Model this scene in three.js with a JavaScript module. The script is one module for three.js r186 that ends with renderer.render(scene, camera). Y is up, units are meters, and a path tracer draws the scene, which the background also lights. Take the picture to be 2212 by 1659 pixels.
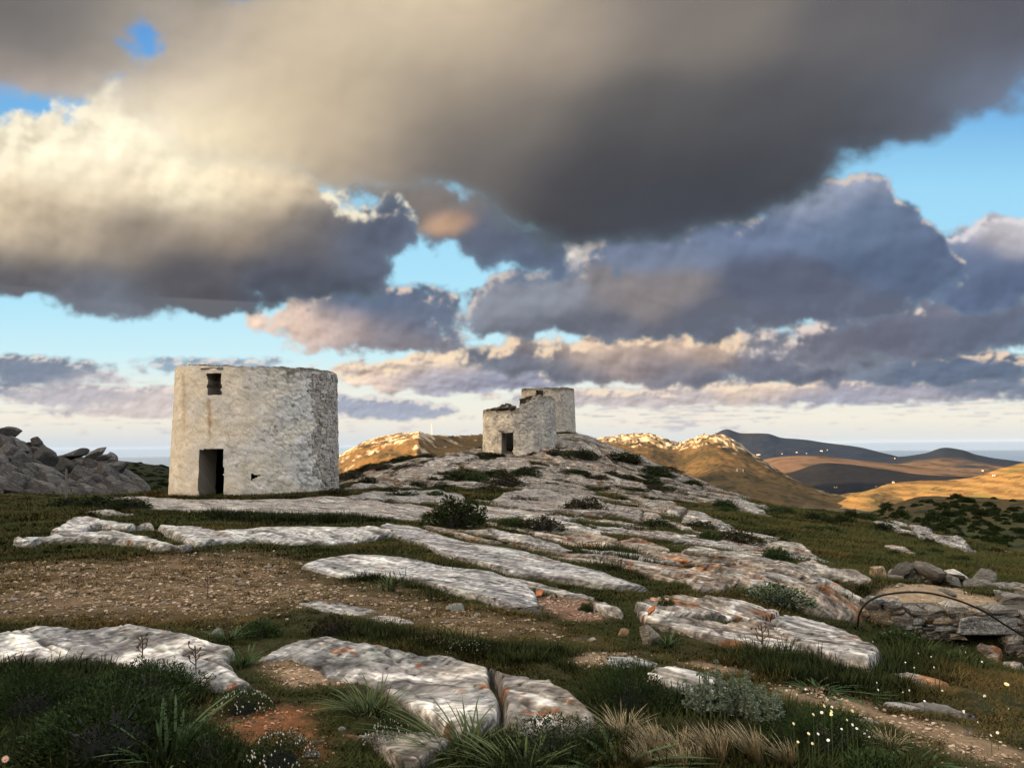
import * as THREE from 'three';
import { mergeGeometries, mergeVertices, toCreasedNormals } from 'three/addons/utils/BufferGeometryUtils.js';

// ------------------------------------------------------------------ camera, sky, sun, exposure
const EXPOSURE = 7;
const EYE = new THREE.Vector3(0, 1.65, 0);
const scene = new THREE.Scene();
const camera = new THREE.PerspectiveCamera(51.5, 1024 / 767, 0.1, 150000);
camera.rotation.order = 'YXZ';
camera.position.copy(EYE);
camera.rotation.set(4.47 * Math.PI / 180, 0, -0.5 * Math.PI / 180);
camera.updateMatrixWorld(true);
const renderer = new THREE.WebGLRenderer({ antialias: true });
renderer.toneMapping = THREE.LinearToneMapping;
renderer.toneMappingExposure = EXPOSURE;
renderer.shadowMap.enabled = true;

const SUN_EL = 8, SUN_AZ = 128;                 // azimuth: degrees to the left of the view direction
const sEl = SUN_EL * Math.PI / 180, sAz = SUN_AZ * Math.PI / 180;
const TO_SUN = new THREE.Vector3(-Math.sin(sAz) * Math.cos(sEl), Math.sin(sEl), -Math.cos(sAz) * Math.cos(sEl));
const sun = new THREE.DirectionalLight(new THREE.Color().setRGB(1.0, 0.64, 0.32), 4.6);
sun.position.copy(TO_SUN).multiplyScalar(900);
sun.castShadow = true;
sun.shadow.radius = 1.6;
sun.shadow.mapSize.set(4096, 4096);
Object.assign(sun.shadow.camera, { left: -900, right: 900, top: 400, bottom: -400, near: 1, far: 3000 });
scene.add(sun, sun.target);

// ------------------------------------------------------------------ helpers
const { clamp, lerp, smoothstep } = THREE.MathUtils;
const sm = (a, b, x) => { const t = clamp((x - a) / (b - a), 0, 1); return t * t * (3 - 2 * t); };
function rng(seed) { let s = seed >>> 0; return () => { s = (s + 0x6d2b79f5) | 0; let t = Math.imul(s ^ (s >>> 15), 1 | s); t = (t + Math.imul(t ^ (t >>> 7), 61 | t)) ^ t; return ((t ^ (t >>> 14)) >>> 0) / 4294967296; }; }
const PERM = new Uint8Array(1024); { const r = rng(7), p = [...Array(256).keys()]; for (let i = 255; i > 0; i--) { const j = Math.floor(r() * (i + 1)); [p[i], p[j]] = [p[j], p[i]]; } for (let i = 0; i < 1024; i++) PERM[i] = p[i & 255]; }
const GX = new Float32Array(256), GY = new Float32Array(256), GZ = new Float32Array(256);
{ const r = rng(11); for (let i = 0; i < 256; i++) { const a = r() * 6.2832, z = r() * 2 - 1, q = Math.sqrt(1 - z * z); GX[i] = Math.cos(a) * q; GY[i] = Math.sin(a) * q; GZ[i] = z; } }
function n2(x, y, per = 0) {                     // gradient noise, about -1..1; per: period in cells
  const X = Math.floor(x), Y = Math.floor(y), fx = x - X, fy = y - Y;
  const m = per ? (v) => ((v % per) + per) % per : (v) => v;
  const x0 = m(X) & 255, x1 = m(X + 1) & 255, y0 = m(Y) & 255, y1 = m(Y + 1) & 255;
  const s = fx * fx * fx * (fx * (fx * 6 - 15) + 10), t = fy * fy * fy * (fy * (fy * 6 - 15) + 10);
  const a = PERM[x0 + PERM[y0]], b = PERM[x1 + PERM[y0]], c = PERM[x0 + PERM[y1]], d = PERM[x1 + PERM[y1]];
  const va = GX[a] * fx + GY[a] * fy, vb = GX[b] * (fx - 1) + GY[b] * fy, vc = GX[c] * fx + GY[c] * (fy - 1), vd = GX[d] * (fx - 1) + GY[d] * (fy - 1);
  return 1.7 * (va + (vb - va) * s + (vc - va) * t + (va - vb - vc + vd) * s * t);
}
function n3(x, y, z) {
  const X = Math.floor(x), Y = Math.floor(y), Z = Math.floor(z), fx = x - X, fy = y - Y, fz = z - Z;
  const s = fx * fx * (3 - 2 * fx), t = fy * fy * (3 - 2 * fy), u = fz * fz * (3 - 2 * fz);
  const g = (i, j, k) => { const h = PERM[((X + i) & 255) + PERM[((Y + j) & 255) + PERM[(Z + k) & 255]]]; return GX[h] * (fx - i) + GY[h] * (fy - j) + GZ[h] * (fz - k); };
  const l = (a, b, w) => a + (b - a) * w;
  return 1.6 * l(l(l(g(0, 0, 0), g(1, 0, 0), s), l(g(0, 1, 0), g(1, 1, 0), s), t), l(l(g(0, 0, 1), g(1, 0, 1), s), l(g(0, 1, 1), g(1, 1, 1), s), t), u);
}
function fbm(X, Y, o = 4, gain = 0.5) { let v = 0, a = 1, s = 0, x = 0.83 * X - 0.56 * Y, y = 0.56 * X + 0.83 * Y; for (let i = 0; i < o; i++) { v += a * n2(x + i * 17.3, y - i * 9.7); s += a; a *= gain; const t = 1.624 * x - 1.218 * y; y = 1.218 * x + 1.624 * y; x = t; } return v / s * 1.35; }
function fbm3(x, y, z, o = 3) { let v = 0, a = 1, s = 0; for (let i = 0; i < o; i++) { v += a * n3(x + i * 7.1, y, z - i * 3.3); s += a; a *= 0.5; x *= 2.03; y *= 2.03; z *= 2.03; } return v / s * 1.3; }
const lin = (c) => (c <= 0.04045 ? c / 12.92 : Math.pow((c + 0.055) / 1.055, 2.4));

// a pixel of the 2212 x 1659 view of the photograph <-> a direction in the world
const FOC = 829.5 / Math.tan(51.5 / 2 * Math.PI / 180);
const camQ = camera.quaternion.clone(), camQi = camQ.clone().invert();
const ray = (u, v) => new THREE.Vector3((u - 1106) / FOC, -(v - 829.5) / FOC, -1).applyQuaternion(camQ);
const at = (u, v, d) => { const r = ray(u, v); return r.multiplyScalar(d / -r.z).add(EYE); };

// ------------------------------------------------------------------ sky: air and clouds on the sphere
{
  // clouds from the farthest to the nearest: bodies [u, v, half width, half height, turn in degrees], colours [u, v, red, green, blue], the colour of rims turned to the light
  const layers = [
    { soft: 4.5, amp: 12, n: 46, relief: 0.25, rim: [240, 226, 216], rimW: 9, bodies: [[60, 797, 92, 17, 4], [450, 788, 52, 5, 0], [215, 850, 170, 11, 2], [835, 882, 95, 15, 3], [300, 884, 80, 8, 0]], stops: [[60, 795, 128, 140, 158], [200, 848, 190, 186, 192], [320, 880, 214, 202, 198], [835, 880, 168, 174, 190], [450, 787, 150, 172, 190]] },
    { soft: 4.5, amp: 13, n: 50, relief: 0.35, rim: [250, 228, 202], rimW: 15, bodies: [[1830, 844, 185, 15, 0], [1380, 858, 170, 12, 0], [2120, 826, 105, 15, 0]], stops: [[1700, 830, 226, 204, 186], [1780, 856, 158, 160, 178], [1960, 856, 170, 168, 180], [1380, 860, 198, 188, 188], [1100, 850, 176, 172, 184], [2120, 826, 122, 132, 152]] },
    { soft: 4.5, amp: 21, n: 70, relief: 0.5, rim: [252, 228, 196], rimW: 24, bodies: [[1000, 790, 135, 34, -8], [860, 808, 100, 16, 0], [1090, 815, 120, 18, 0]], stops: [[1000, 768, 246, 221, 191], [960, 812, 165, 165, 180], [850, 800, 226, 202, 184], [1100, 815, 150, 152, 170]] },
    { soft: 4.8, amp: 22, n: 80, relief: 0.35, rim: [244, 218, 190], rimW: 22, bodies: [[2010, 786, 215, 30, 0], [1860, 798, 100, 15, 0]], stops: [[2000, 790, 103, 116, 138], [1850, 780, 128, 138, 156]] },
    { soft: 6, amp: 28, n: 90, relief: 0.5, rim: [250, 222, 190], rimW: 26, bodies: [[1480, 768, 320, 42, 0], [1220, 785, 190, 32, 4], [1690, 780, 160, 34, 0]], stops: [[1290, 740, 222, 194, 170], [1480, 738, 218, 190, 166], [1400, 775, 160, 146, 146], [1200, 795, 114, 118, 132], [1500, 808, 108, 112, 128], [1700, 760, 128, 128, 144], [1720, 805, 108, 114, 131]] },
    { soft: 7.3, amp: 30, n: 100, relief: 0.35, rim: [238, 220, 208], rimW: 18, bodies: [[2030, 704, 320, 58, -4], [1830, 735, 150, 40, -6], [2090, 640, 130, 60, 0]], stops: [[1900, 730, 103, 106, 123], [2130, 700, 100, 108, 128], [2000, 660, 116, 120, 138], [2090, 612, 190, 184, 190], [1780, 740, 118, 118, 132]] },
    { soft: 8.1, amp: 32, n: 100, relief: 0.3, rim: [226, 220, 222], rimW: 14, bodies: [[2130, 575, 150, 85, -6], [2210, 540, 70, 60, 0]], stops: [[2100, 560, 108, 124, 154], [2200, 600, 92, 104, 132], [2190, 505, 190, 186, 192]] },
    { soft: 4.5, amp: 20, n: 60, relief: 0.35, rim: [255, 246, 234], rimW: 40, bodies: [[1270, 548, 66, 52, 0], [1250, 590, 50, 40, 0]], stops: [[1275, 530, 248, 238, 228], [1270, 590, 176, 172, 178]] },
    { soft: 6.8, amp: 40, n: 115, relief: 0.34, rim: [214, 200, 190], rimW: 16, bodies: [[1650, 590, 390, 108, 2], [1420, 605, 140, 74, 0], [1140, 650, 150, 62, -10], [1400, 672, 330, 52, 0], [1860, 490, 150, 90, 20], [1960, 560, 95, 70, 0], [1690, 440, 130, 40, 0]], stops: [[1400, 535, 118, 130, 154], [1600, 490, 112, 126, 154], [1850, 490, 104, 120, 147], [1960, 580, 92, 106, 132], [1380, 625, 136, 130, 132], [1150, 640, 142, 147, 160], [1700, 620, 94, 100, 120], [1230, 705, 106, 109, 122], [1600, 692, 100, 104, 119], [1800, 660, 98, 104, 122], [1730, 430, 150, 160, 182]] },
    { soft: 7.3, amp: 34, n: 90, relief: 0.3, rim: [232, 208, 190], rimW: 16, bodies: [[810, 662, 140, 54, 6], [690, 700, 100, 34, 0], [850, 728, 112, 24, 0]], stops: [[760, 650, 96, 112, 138], [850, 735, 136, 130, 138], [620, 700, 242, 212, 190], [700, 715, 190, 172, 168], [910, 690, 106, 117, 138]] },
    { soft: 12.1, amp: 42, n: 120, relief: 0.22, bodies: [[1000, 485, 150, 62, 25], [1135, 535, 110, 42, 18], [900, 440, 140, 50, 10]], stops: [[958, 482, 214, 172, 136, 0.45], [900, 445, 128, 120, 116], [1050, 510, 98, 106, 123], [1150, 545, 96, 107, 130]] },
  ].concat([
    { soft: 9.7, amp: 50, n: 150, relief: 0.34, rim: [255, 244, 216], rimW: 40, bodies: [[330, 520, 520, 145, -2], [120, 400, 230, 120, 0], [400, 345, 270, 130, 25], [700, 545, 150, 85, 8], [560, 420, 190, 95, 20]], stops: [[100, 345, 262, 250, 220], [50, 430, 216, 197, 168], [250, 385, 236, 218, 188], [340, 320, 265, 252, 220], [430, 400, 262, 248, 214], [560, 395, 234, 214, 182], [230, 310, 262, 250, 222], [120, 500, 180, 165, 145], [300, 500, 150, 138, 126], [480, 470, 164, 149, 133], [650, 500, 122, 115, 113], [800, 530, 96, 104, 122], [100, 615, 98, 96, 102], [400, 605, 90, 88, 94], [650, 610, 82, 86, 99], [200, 668, 116, 122, 134]] },
    { soft: 17.8, amp: 46, n: 210, relief: 0.13, holes: [[105, 274, 165, 60, 6], [310, 86, 24, 28, 0]], bodies: [[1360, 110, 1010, 285, -5], [1870, 60, 620, 185, -17], [1430, 350, 410, 165, -8], [120, 50, 370, 140, -8], [720, 190, 520, 190, 8], [1150, 375, 300, 90, 10]],
      stops: [[60, 60, 110, 107, 106], [150, 120, 114, 110, 108], [250, 30, 130, 125, 121], [450, 20, 148, 139, 130], [400, 130, 214, 198, 176], [330, 90, 190, 180, 168], [600, 100, 218, 200, 172], [850, 60, 208, 192, 166], [1000, 20, 226, 206, 176], [1050, 100, 180, 165, 145], [1200, 60, 160, 148, 135], [1500, 40, 130, 122, 116], [1900, 60, 105, 102, 104], [2150, 60, 95, 95, 104], [2190, 210, 118, 128, 148], [700, 200, 203, 186, 160], [900, 200, 160, 148, 132], [1100, 220, 128, 120, 113],
        [1400, 250, 98, 95, 95], [1700, 250, 90, 89, 93], [2000, 220, 90, 93, 102], [60, 190, 196, 182, 172], [300, 250, 242, 226, 198], [420, 300, 254, 240, 206], [540, 320, 240, 222, 188], [640, 270, 204, 184, 154], [750, 330, 165, 152, 138], [1000, 350, 110, 104, 102], [1300, 410, 72, 72, 78], [1550, 430, 66, 67, 74], [1400, 340, 76, 76, 80], [1650, 360, 72, 73, 80], [1800, 330, 78, 80, 88], [1500, 490, 74, 78, 90]] },
  ]).map((L) => {
    const T = (l) => l.map(([u, v, a, b, t]) => [u, v, a, b, Math.cos(t * Math.PI / 180), Math.sin(t * Math.PI / 180)]), c3 = (c) => c && c.map((v) => lin(v / 255)), m = L.amp * 1.3 + L.soft + 6;
    const o = { ...L, bodies: T(L.bodies), holes: T(L.holes ?? []), rim: c3(L.rim), stops: L.stops.map(([u, v, r, g, b, k]) => [u, v, lin(r / 255), lin(g / 255), lin(b / 255), k ?? 1]), u0: 1e9, u1: -1e9, v0: 1e9, v1: -1e9 };
    for (const [u, v, a, b, t] of L.bodies) { const g = 1 + m / Math.min(a, b), C = Math.abs(Math.cos(t * Math.PI / 180)), S = Math.abs(Math.sin(t * Math.PI / 180)), ru = (a * C + b * S) * g, rv = (a * S + b * C) * g; o.u0 = Math.min(o.u0, u - ru - m); o.u1 = Math.max(o.u1, u + ru + m); o.v0 = Math.min(o.v0, v - rv - m); o.v1 = Math.max(o.v1, v + rv + m); } return o;
  });
  const clear = [[-400, 75, 128, 200], [0, 92, 148, 214], [250, 122, 184, 232], [400, 158, 216, 247], [550, 170, 225, 250], [650, 180, 231, 251], [770, 208, 241, 248], [850, 238, 241, 230], [905, 243, 237, 222], [940, 224, 225, 222], [975, 194, 207, 221], [1100, 190, 204, 218]]
    .map(([v, r, g, b]) => [v, lin(r / 255), lin(g / 255), lin(b / 255)]);
  const W = 4096, H = 2048, data = new Float32Array(W * H * 4), q = new THREE.Vector3();
  const sunH = new THREE.Vector3(TO_SUN.x, 0, TO_SUN.z).normalize();
  function clearAt(v, o) {
    let i = 0; while (i < clear.length - 2 && v > clear[i + 1][0]) i++;
    const a = clear[i], b = clear[i + 1], t = clamp((v - a[0]) / (b[0] - a[0]), 0, 1);
    for (let c = 0; c < 3; c++) o[c] = a[1 + c] + (b[1 + c] - a[1 + c]) * t;
  }
  const air = [0, 0, 0], cl = [0, 0, 0];
  const out1 = (list, u, v) => { let f = -1e9; for (const [bu, bv, a, b, c, s] of list) { const x = u - bu, y = v - bv, p = (x * c + y * s) / a, r = (-x * s + y * c) / b, k = 1 - Math.sqrt(p * p + r * r), d = k * (k > 0 ? Math.min(a, b) : Math.min(a, b) * 1.0); f = f > d ? f : d; if (f > -40 && d > -40) f += 0.25 * Math.max(0, 40 - Math.abs(f - d)); } return f; };
  function inFrame(u, v, out) {                  // clouds as they hang in the part of the sky that the photograph shows
    clearAt(v, air);
    // small cumulus in rows over the horizon, lit from the left on their tops
    const hz = sm(770, 850, v) * (1 - sm(915, 955, v));
    if (hz > 0) {
      const sv = 24 - 10 * sm(780, 930, v), su = 120 - 40 * sm(780, 930, v);
      const k = (uu, vv) => fbm(uu / su + 5, vv / sv + 2, 4, 0.45) + 0.45 * n2(uu / 420, vv / 90 + 4);
      const m = k(u, v), top = k(u - 8, v - sv * 0.5), a2 = sm(0.12, 0.45, m) * hz * 0.8, lit = sm(-0.2, 0.5, m - top);
      const t = [lerp(0.42, 0.93, lit), lerp(0.45, 0.78, lit), lerp(0.55, 0.66, lit)];
      for (let c = 0; c < 3; c++) air[c] = lerp(air[c], t[c], a2);
    }
    for (let c = 0; c < 3; c++) out[c] = air[c];
    for (const L of layers) {
      if (u < L.u0 || u > L.u1 || v < L.v0 || v > L.v1) continue;
      const sq = L.n < 85 && L.n !== 60 ? 1.7 : 1.15, nx = u / L.n, ny = v * sq / L.n, ln = L.n;
      const wu = u + L.amp * 0.9 * fbm(nx * 0.55 + ln, ny * 0.55, 3), wv = v + L.amp * 0.7 / sq * fbm(nx * 0.55 + 40, ny * 0.55 + ln, 3);
      const f0 = out1(L.bodies, wu, wv); if (f0 < -L.amp * 1.8 - L.soft) continue;
      let f = f0; if (L.holes.length) f = Math.min(f, -out1(L.holes, u + 40 * fbm(u / 60, v / 60, 4), v + 26 * fbm(u / 60 + 9, v / 60, 4)) * 0.8 + 8);
      const d1 = fbm(nx * 1.1 + 11, ny * 1.1 + ln, 7, 0.57), e = f + L.amp * d1 * (L.holes.length ? sm(0, 60, 80 - Math.abs(f)) * 0.6 + 0.4 : 1), alpha = sm(-L.soft, L.soft * 1.2, e);
      if (alpha <= 0) continue;
      let W0 = 1e-9; cl[0] = cl[1] = cl[2] = 0; const cu = u + 30 * fbm(nx * 0.8 + 70, ny * 0.8, 3), cv = v + 18 * fbm(nx * 0.8 + 90, ny * 0.8 + 3, 3) / sq;
      const ru = L.n > 180 ? 165 : L.n > 130 ? 100 : 90, rv = L.n > 180 ? 98 : L.n > 130 ? 62 : L.n > 85 ? 40 : 26;
      for (const s of L.stops) { const x = (cu - s[0]) / (ru * s[5]), y = (cv - s[1]) / (rv * s[5]), k = x * x + y * y, w = Math.exp(-k * 1.1) + 0.0006 / (0.1 + k * k); W0 += w; cl[0] += w * s[2]; cl[1] += w * s[3]; cl[2] += w * s[4]; }
      // billows: brighter where the cloud falls off towards the light, upper left
      const up = fbm((u - ln * 0.06) / ln * 1.1 + 11, (v - ln * 0.11 / sq) * sq / ln * 1.1 + ln, 7, 0.57), r0 = fbm(nx * 1.2 + 11, ny * 1.2 + ln, 4, 0.46), r1 = fbm((u - ln * 0.08) / ln * 1.2 + 11, (v - ln * 0.13 / sq) * sq / ln * 1.2 + ln, 4, 0.46), nearE = sm(L.amp * 2.2, 0, e), rel = clamp((r0 - r1) * 1.5 * (0.55 + 0.45 * nearE) + (d1 - up) * 1.5 * nearE * 0.6, -0.8, 1), tone = sm(0.12, 0.55, cl[0] / W0);
      const g = 1 + rel * L.relief * lerp(0.9, 1.25, tone);
      const cool = 1 - sm(0.1, 0.3, cl[1] / W0); for (let c = 0; c < 3; c++) cl[c] = cl[c] / W0 * g * (1 + cool * [-0.03, 0, 0.01][c]);
      if (L.rim) {
        const e2 = out1(L.bodies, wu - L.rimW * 0.75, wv - L.rimW) + L.amp * up, rim = sm(L.soft * 1.6, -L.soft * 0.4, e2) * sm(-0.15, 0.35, rel + 0.12) * alpha;
        for (let c = 0; c < 3; c++) cl[c] = lerp(cl[c], L.rim[c], rim * 0.9);
      }
      for (let c = 0; c < 3; c++) { const edge = lerp(air[c], cl[c], 0.92 + 0.08 * sm(0, L.soft * 2.5, e)); out[c] = lerp(out[c], edge, alpha); }
    }
  }
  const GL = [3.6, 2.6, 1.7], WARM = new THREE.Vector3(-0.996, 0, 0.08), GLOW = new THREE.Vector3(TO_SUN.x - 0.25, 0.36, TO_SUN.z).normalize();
  const o1 = [0, 0, 0], o2 = [0, 0, 0];
  function beyond(x, y, z, out) {                // the sky out of view, brightened and given a glow to light the land
    const el = Math.asin(clamp(y, 0, 1)) * 180 / Math.PI, toward = (x * WARM.x + z * WARM.z) / Math.max(1e-4, Math.hypot(x, z));
    clearAt(964 - Math.min(el, 60) * 27, air);
    const k = 1 / (y + 0.16), px = x * k * 1.25, pz = z * k * 1.25;
    const m = fbm(px + 8, pz + 3, 5) + 0.3 * n2(px * 0.4 + 3, pz * 0.4), m2 = fbm(px + 8 + sunH.x * 0.12, pz + 3 + sunH.z * 0.12, 4) + 0.3 * n2(px * 0.4 + 3, pz * 0.4);
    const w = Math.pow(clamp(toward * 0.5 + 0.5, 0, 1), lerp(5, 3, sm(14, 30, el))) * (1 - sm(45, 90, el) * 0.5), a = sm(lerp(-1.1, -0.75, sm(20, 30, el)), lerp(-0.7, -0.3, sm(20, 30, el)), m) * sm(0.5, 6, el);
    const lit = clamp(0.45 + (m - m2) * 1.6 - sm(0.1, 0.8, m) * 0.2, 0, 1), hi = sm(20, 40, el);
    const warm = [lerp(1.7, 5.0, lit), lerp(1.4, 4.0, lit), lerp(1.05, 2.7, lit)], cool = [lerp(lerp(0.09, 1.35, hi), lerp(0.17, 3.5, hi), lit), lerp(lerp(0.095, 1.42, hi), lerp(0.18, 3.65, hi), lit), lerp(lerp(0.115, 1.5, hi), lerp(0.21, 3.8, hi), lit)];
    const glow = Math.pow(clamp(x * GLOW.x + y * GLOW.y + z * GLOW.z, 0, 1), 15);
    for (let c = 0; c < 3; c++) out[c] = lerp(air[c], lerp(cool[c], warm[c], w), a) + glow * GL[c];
  }
  for (let row = 0; row < H; row++) {
    const el = ((row + 0.5) / H - 0.5) * Math.PI;
    const yy = Math.max(Math.sin(el), 0.0005), ce = Math.sqrt(1 - yy * yy);
    if (row > 0 && el < -0.02) { for (let c = 0; c < W * 4; c++) data[row * W * 4 + c] = [0.42, 0.5, 0.6, 1][c & 3] / (c % 4 === 3 ? 1 : EXPOSURE); continue; }
    for (let col = 0; col < W; col++) {
      const az = ((col + 0.5) / W - 0.5) * 2 * Math.PI, x = Math.cos(az) * ce, z = Math.sin(az) * ce;
      q.set(x, yy, z).applyQuaternion(camQi);
      let w = 0, u = 0, v = 0;
      if (q.z < -0.3) { u = 1106 + q.x / -q.z * FOC; v = 829.5 - q.y / -q.z * FOC; w = (1 - sm(40, 520, Math.max(-u, u - 2212))) * (1 - sm(30, 420, -v)); }
      if (w > 0.001) inFrame(u, v, o1);
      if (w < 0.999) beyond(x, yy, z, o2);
      const i = (row * W + col) * 4;
      for (let c = 0; c < 3; c++) data[i + c] = (w >= 0.999 ? o1[c] : w <= 0.001 ? o2[c] : lerp(o2[c], o1[c], w)) / EXPOSURE;
      data[i + 3] = 1;
    }
  }
  const t = new THREE.DataTexture(data, W, H, THREE.RGBAFormat, THREE.FloatType);
  t.mapping = THREE.EquirectangularReflectionMapping; t.magFilter = THREE.LinearFilter; t.minFilter = THREE.LinearFilter; t.needsUpdate = true;
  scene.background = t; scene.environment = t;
  scene.fog = new THREE.FogExp2(new THREE.Color().setRGB(0.42, 0.6, 0.9), 0.000004);
}
// ------------------------------------------------------------------ shared textures (fine relief, grain) and materials
function canvasless(size, fn, srgb) {            // fn(x, y) in cells of the size -> [r, g, b] 0..1
  const d = new Uint8Array(size * size * 4);
  for (let y = 0; y < size; y++) for (let x = 0; x < size; x++) { const c = fn(x / size, y / size), i = (y * size + x) * 4; d[i] = clamp(c[0], 0, 1) * 255; d[i + 1] = clamp(c[1], 0, 1) * 255; d[i + 2] = clamp(c[2], 0, 1) * 255; d[i + 3] = 255; }
  const t = new THREE.DataTexture(d, size, size, THREE.RGBAFormat); t.wrapS = t.wrapT = THREE.RepeatWrapping; t.magFilter = THREE.LinearFilter; t.minFilter = THREE.LinearMipmapLinearFilter; t.generateMipmaps = true;
  if (srgb) t.colorSpace = THREE.SRGBColorSpace; t.needsUpdate = true; return t;
}
const pf = (x, y, f, o, st = 1) => { let v = 0, a = 1, s = 0; for (let i = 0; i < o; i++) { const k = f << i; v += a * n2(x * k + i * 3, y * k * st + i * 5, k * st); s += a; a *= 0.55; } return v / s * 1.3; };
// x runs along the strike of the rock, y across it
const rockHeight = (x, y) => {
  const wy = y + 0.02 * pf(x, y, 4, 2);
  let v = 0, a = 1, s = 0;
  for (let i = 0; i < 4; i++) { const fx = 3 << i, fy = 18 << i; const per = 1; v += a * n2p(x * fx, wy * fy, fx, fy); s += a; a *= 0.6; }
  return v / s * 0.9 + 0.5 * pf(x, y, 20, 4);
};
function n2p(x, y, px, py) {                     // like n2 with a period of its own along each axis
  const X = Math.floor(x), Y = Math.floor(y), fx = x - X, fy = y - Y, mx = (v) => ((v % px) + px) % px, my = (v) => ((v % py) + py) % py;
  const x0 = mx(X) & 255, x1 = mx(X + 1) & 255, y0 = my(Y) & 255, y1 = my(Y + 1) & 255, s = fx * fx * (3 - 2 * fx), t = fy * fy * (3 - 2 * fy);
  const a = PERM[x0 + PERM[y0]], b = PERM[x1 + PERM[y0]], c = PERM[x0 + PERM[y1]], d = PERM[x1 + PERM[y1]];
  const va = GX[a] * fx + GY[a] * fy, vb = GX[b] * (fx - 1) + GY[b] * fy, vc = GX[c] * fx + GY[c] * (fy - 1), vd = GX[d] * (fx - 1) + GY[d] * (fy - 1);
  return 1.7 * (va + (vb - va) * s + (vc - va) * t + (va - vb - vc + vd) * s * t);
}
const RH = new Float32Array(1024 * 1024); for (let y = 0; y < 1024; y++) for (let x = 0; x < 1024; x++) RH[y * 1024 + x] = rockHeight(x / 1024, y / 1024);
const rockBump = canvasless(1024, (x, y) => { const h = RH[Math.round(y * 1024) * 1024 + Math.round(x * 1024)] * 0.35 + 0.5; return [h, h, h]; });
const rockMap = canvasless(1024, (x, y) => {
  const h = RH[Math.round(y * 1024) * 1024 + Math.round(x * 1024)], sp = pf(x + 0.3, y + 0.6, 48, 3), w = pf(x + 0.1, y, 6, 3);
  let g = 0.72 + 0.46 * h + 0.3 * sp + 0.16 * w; if (sp > 0.5) g += 0.16; if (sp < -0.5) g -= 0.2; g = clamp(g, 0.22, 1);
  return [g, g * (0.985 + 0.015 * w), g * (0.965 - 0.02 * w)];
}, true);
const soilBump = canvasless(512, (x, y) => { const h = 0.5 + 0.3 * pf(x, y, 24, 4) + 0.2 * Math.max(0, pf(x + 0.5, y, 40, 2)); return [h, h, h]; });
const soilMap = canvasless(512, (x, y) => { const a = pf(x, y, 16, 4), b = pf(x + 0.4, y + 0.2, 60, 2); const g = 0.78 + 0.16 * a + 0.2 * Math.max(0, b - 0.2) - 0.25 * Math.max(0, -b - 0.3); return [g, g * 0.99, g * 0.97]; }, true);
const plasterBump = canvasless(1024, (x, y) => { const h = 0.5 + 0.28 * pf(x, y, 14, 5) + 0.1 * pf(x + 0.2, y, 50, 2); return [h, h, h]; });
const plasterMap = canvasless(1024, (x, y) => { const a = pf(x, y, 5, 5), b = pf(x + 0.7, y + 0.1, 40, 3); let g = 0.86 + 0.1 * a + 0.07 * b; if (b < -0.55) g -= 0.12; return [g, g * 0.99, g * (0.97 + 0.02 * a)]; }, true);
const mat = (o) => new THREE.MeshPhysicalMaterial({ roughness: 0.95, specularIntensity: 0.25, ...o });
const M = {
  rock: mat({ vertexColors: true, map: rockMap, bumpMap: rockBump, flatShading: true, bumpScale: 0.08, roughness: 0.9 }),
  rockFar: mat({ vertexColors: true, map: rockMap, bumpMap: rockBump, flatShading: true, bumpScale: 0.25, roughness: 0.92 }),
  soil: mat({ specularIntensity: 0.1, vertexColors: true, map: soilMap, bumpMap: soilBump, bumpScale: 0.025, roughness: 1 }),
  plaster: mat({ vertexColors: true, map: plasterMap, bumpMap: plasterBump, bumpScale: 0.022, roughness: 0.95 }),
  land: mat({ specularIntensity: 0.05, vertexColors: true, roughness: 1 }),
  leaf: mat({ vertexColors: true, side: THREE.DoubleSide, roughness: 0.8 }),
};
const RGB = (r, g, b) => [r, g, b];
function tag(o, label, category, group, kind) { if (label) o.userData.label = label; if (category) o.userData.category = category; if (group) o.userData.group = group; if (kind) o.userData.kind = kind; return o; }
const taken = new Map();
function numbered(n) { const k = taken.get(n) ?? 0; taken.set(n, k + 1); return k ? `${n}_${String(k).padStart(3, '0')}` : n; }
function put(o, name, parent = scene) { o.name = parent === scene ? numbered(name) : name; o.castShadow = o.receiveShadow = true; parent.add(o); return o; }
function geo(pos, idx, col, uv) {
  const g = new THREE.BufferGeometry();
  g.setAttribute('position', new THREE.Float32BufferAttribute(pos, 3));
  if (col) g.setAttribute('color', new THREE.Float32BufferAttribute(col, 3));
  if (uv) g.setAttribute('uv', new THREE.Float32BufferAttribute(uv, 2));
  g.setIndex(idx); g.computeVertexNormals(); return g;
}

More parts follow.
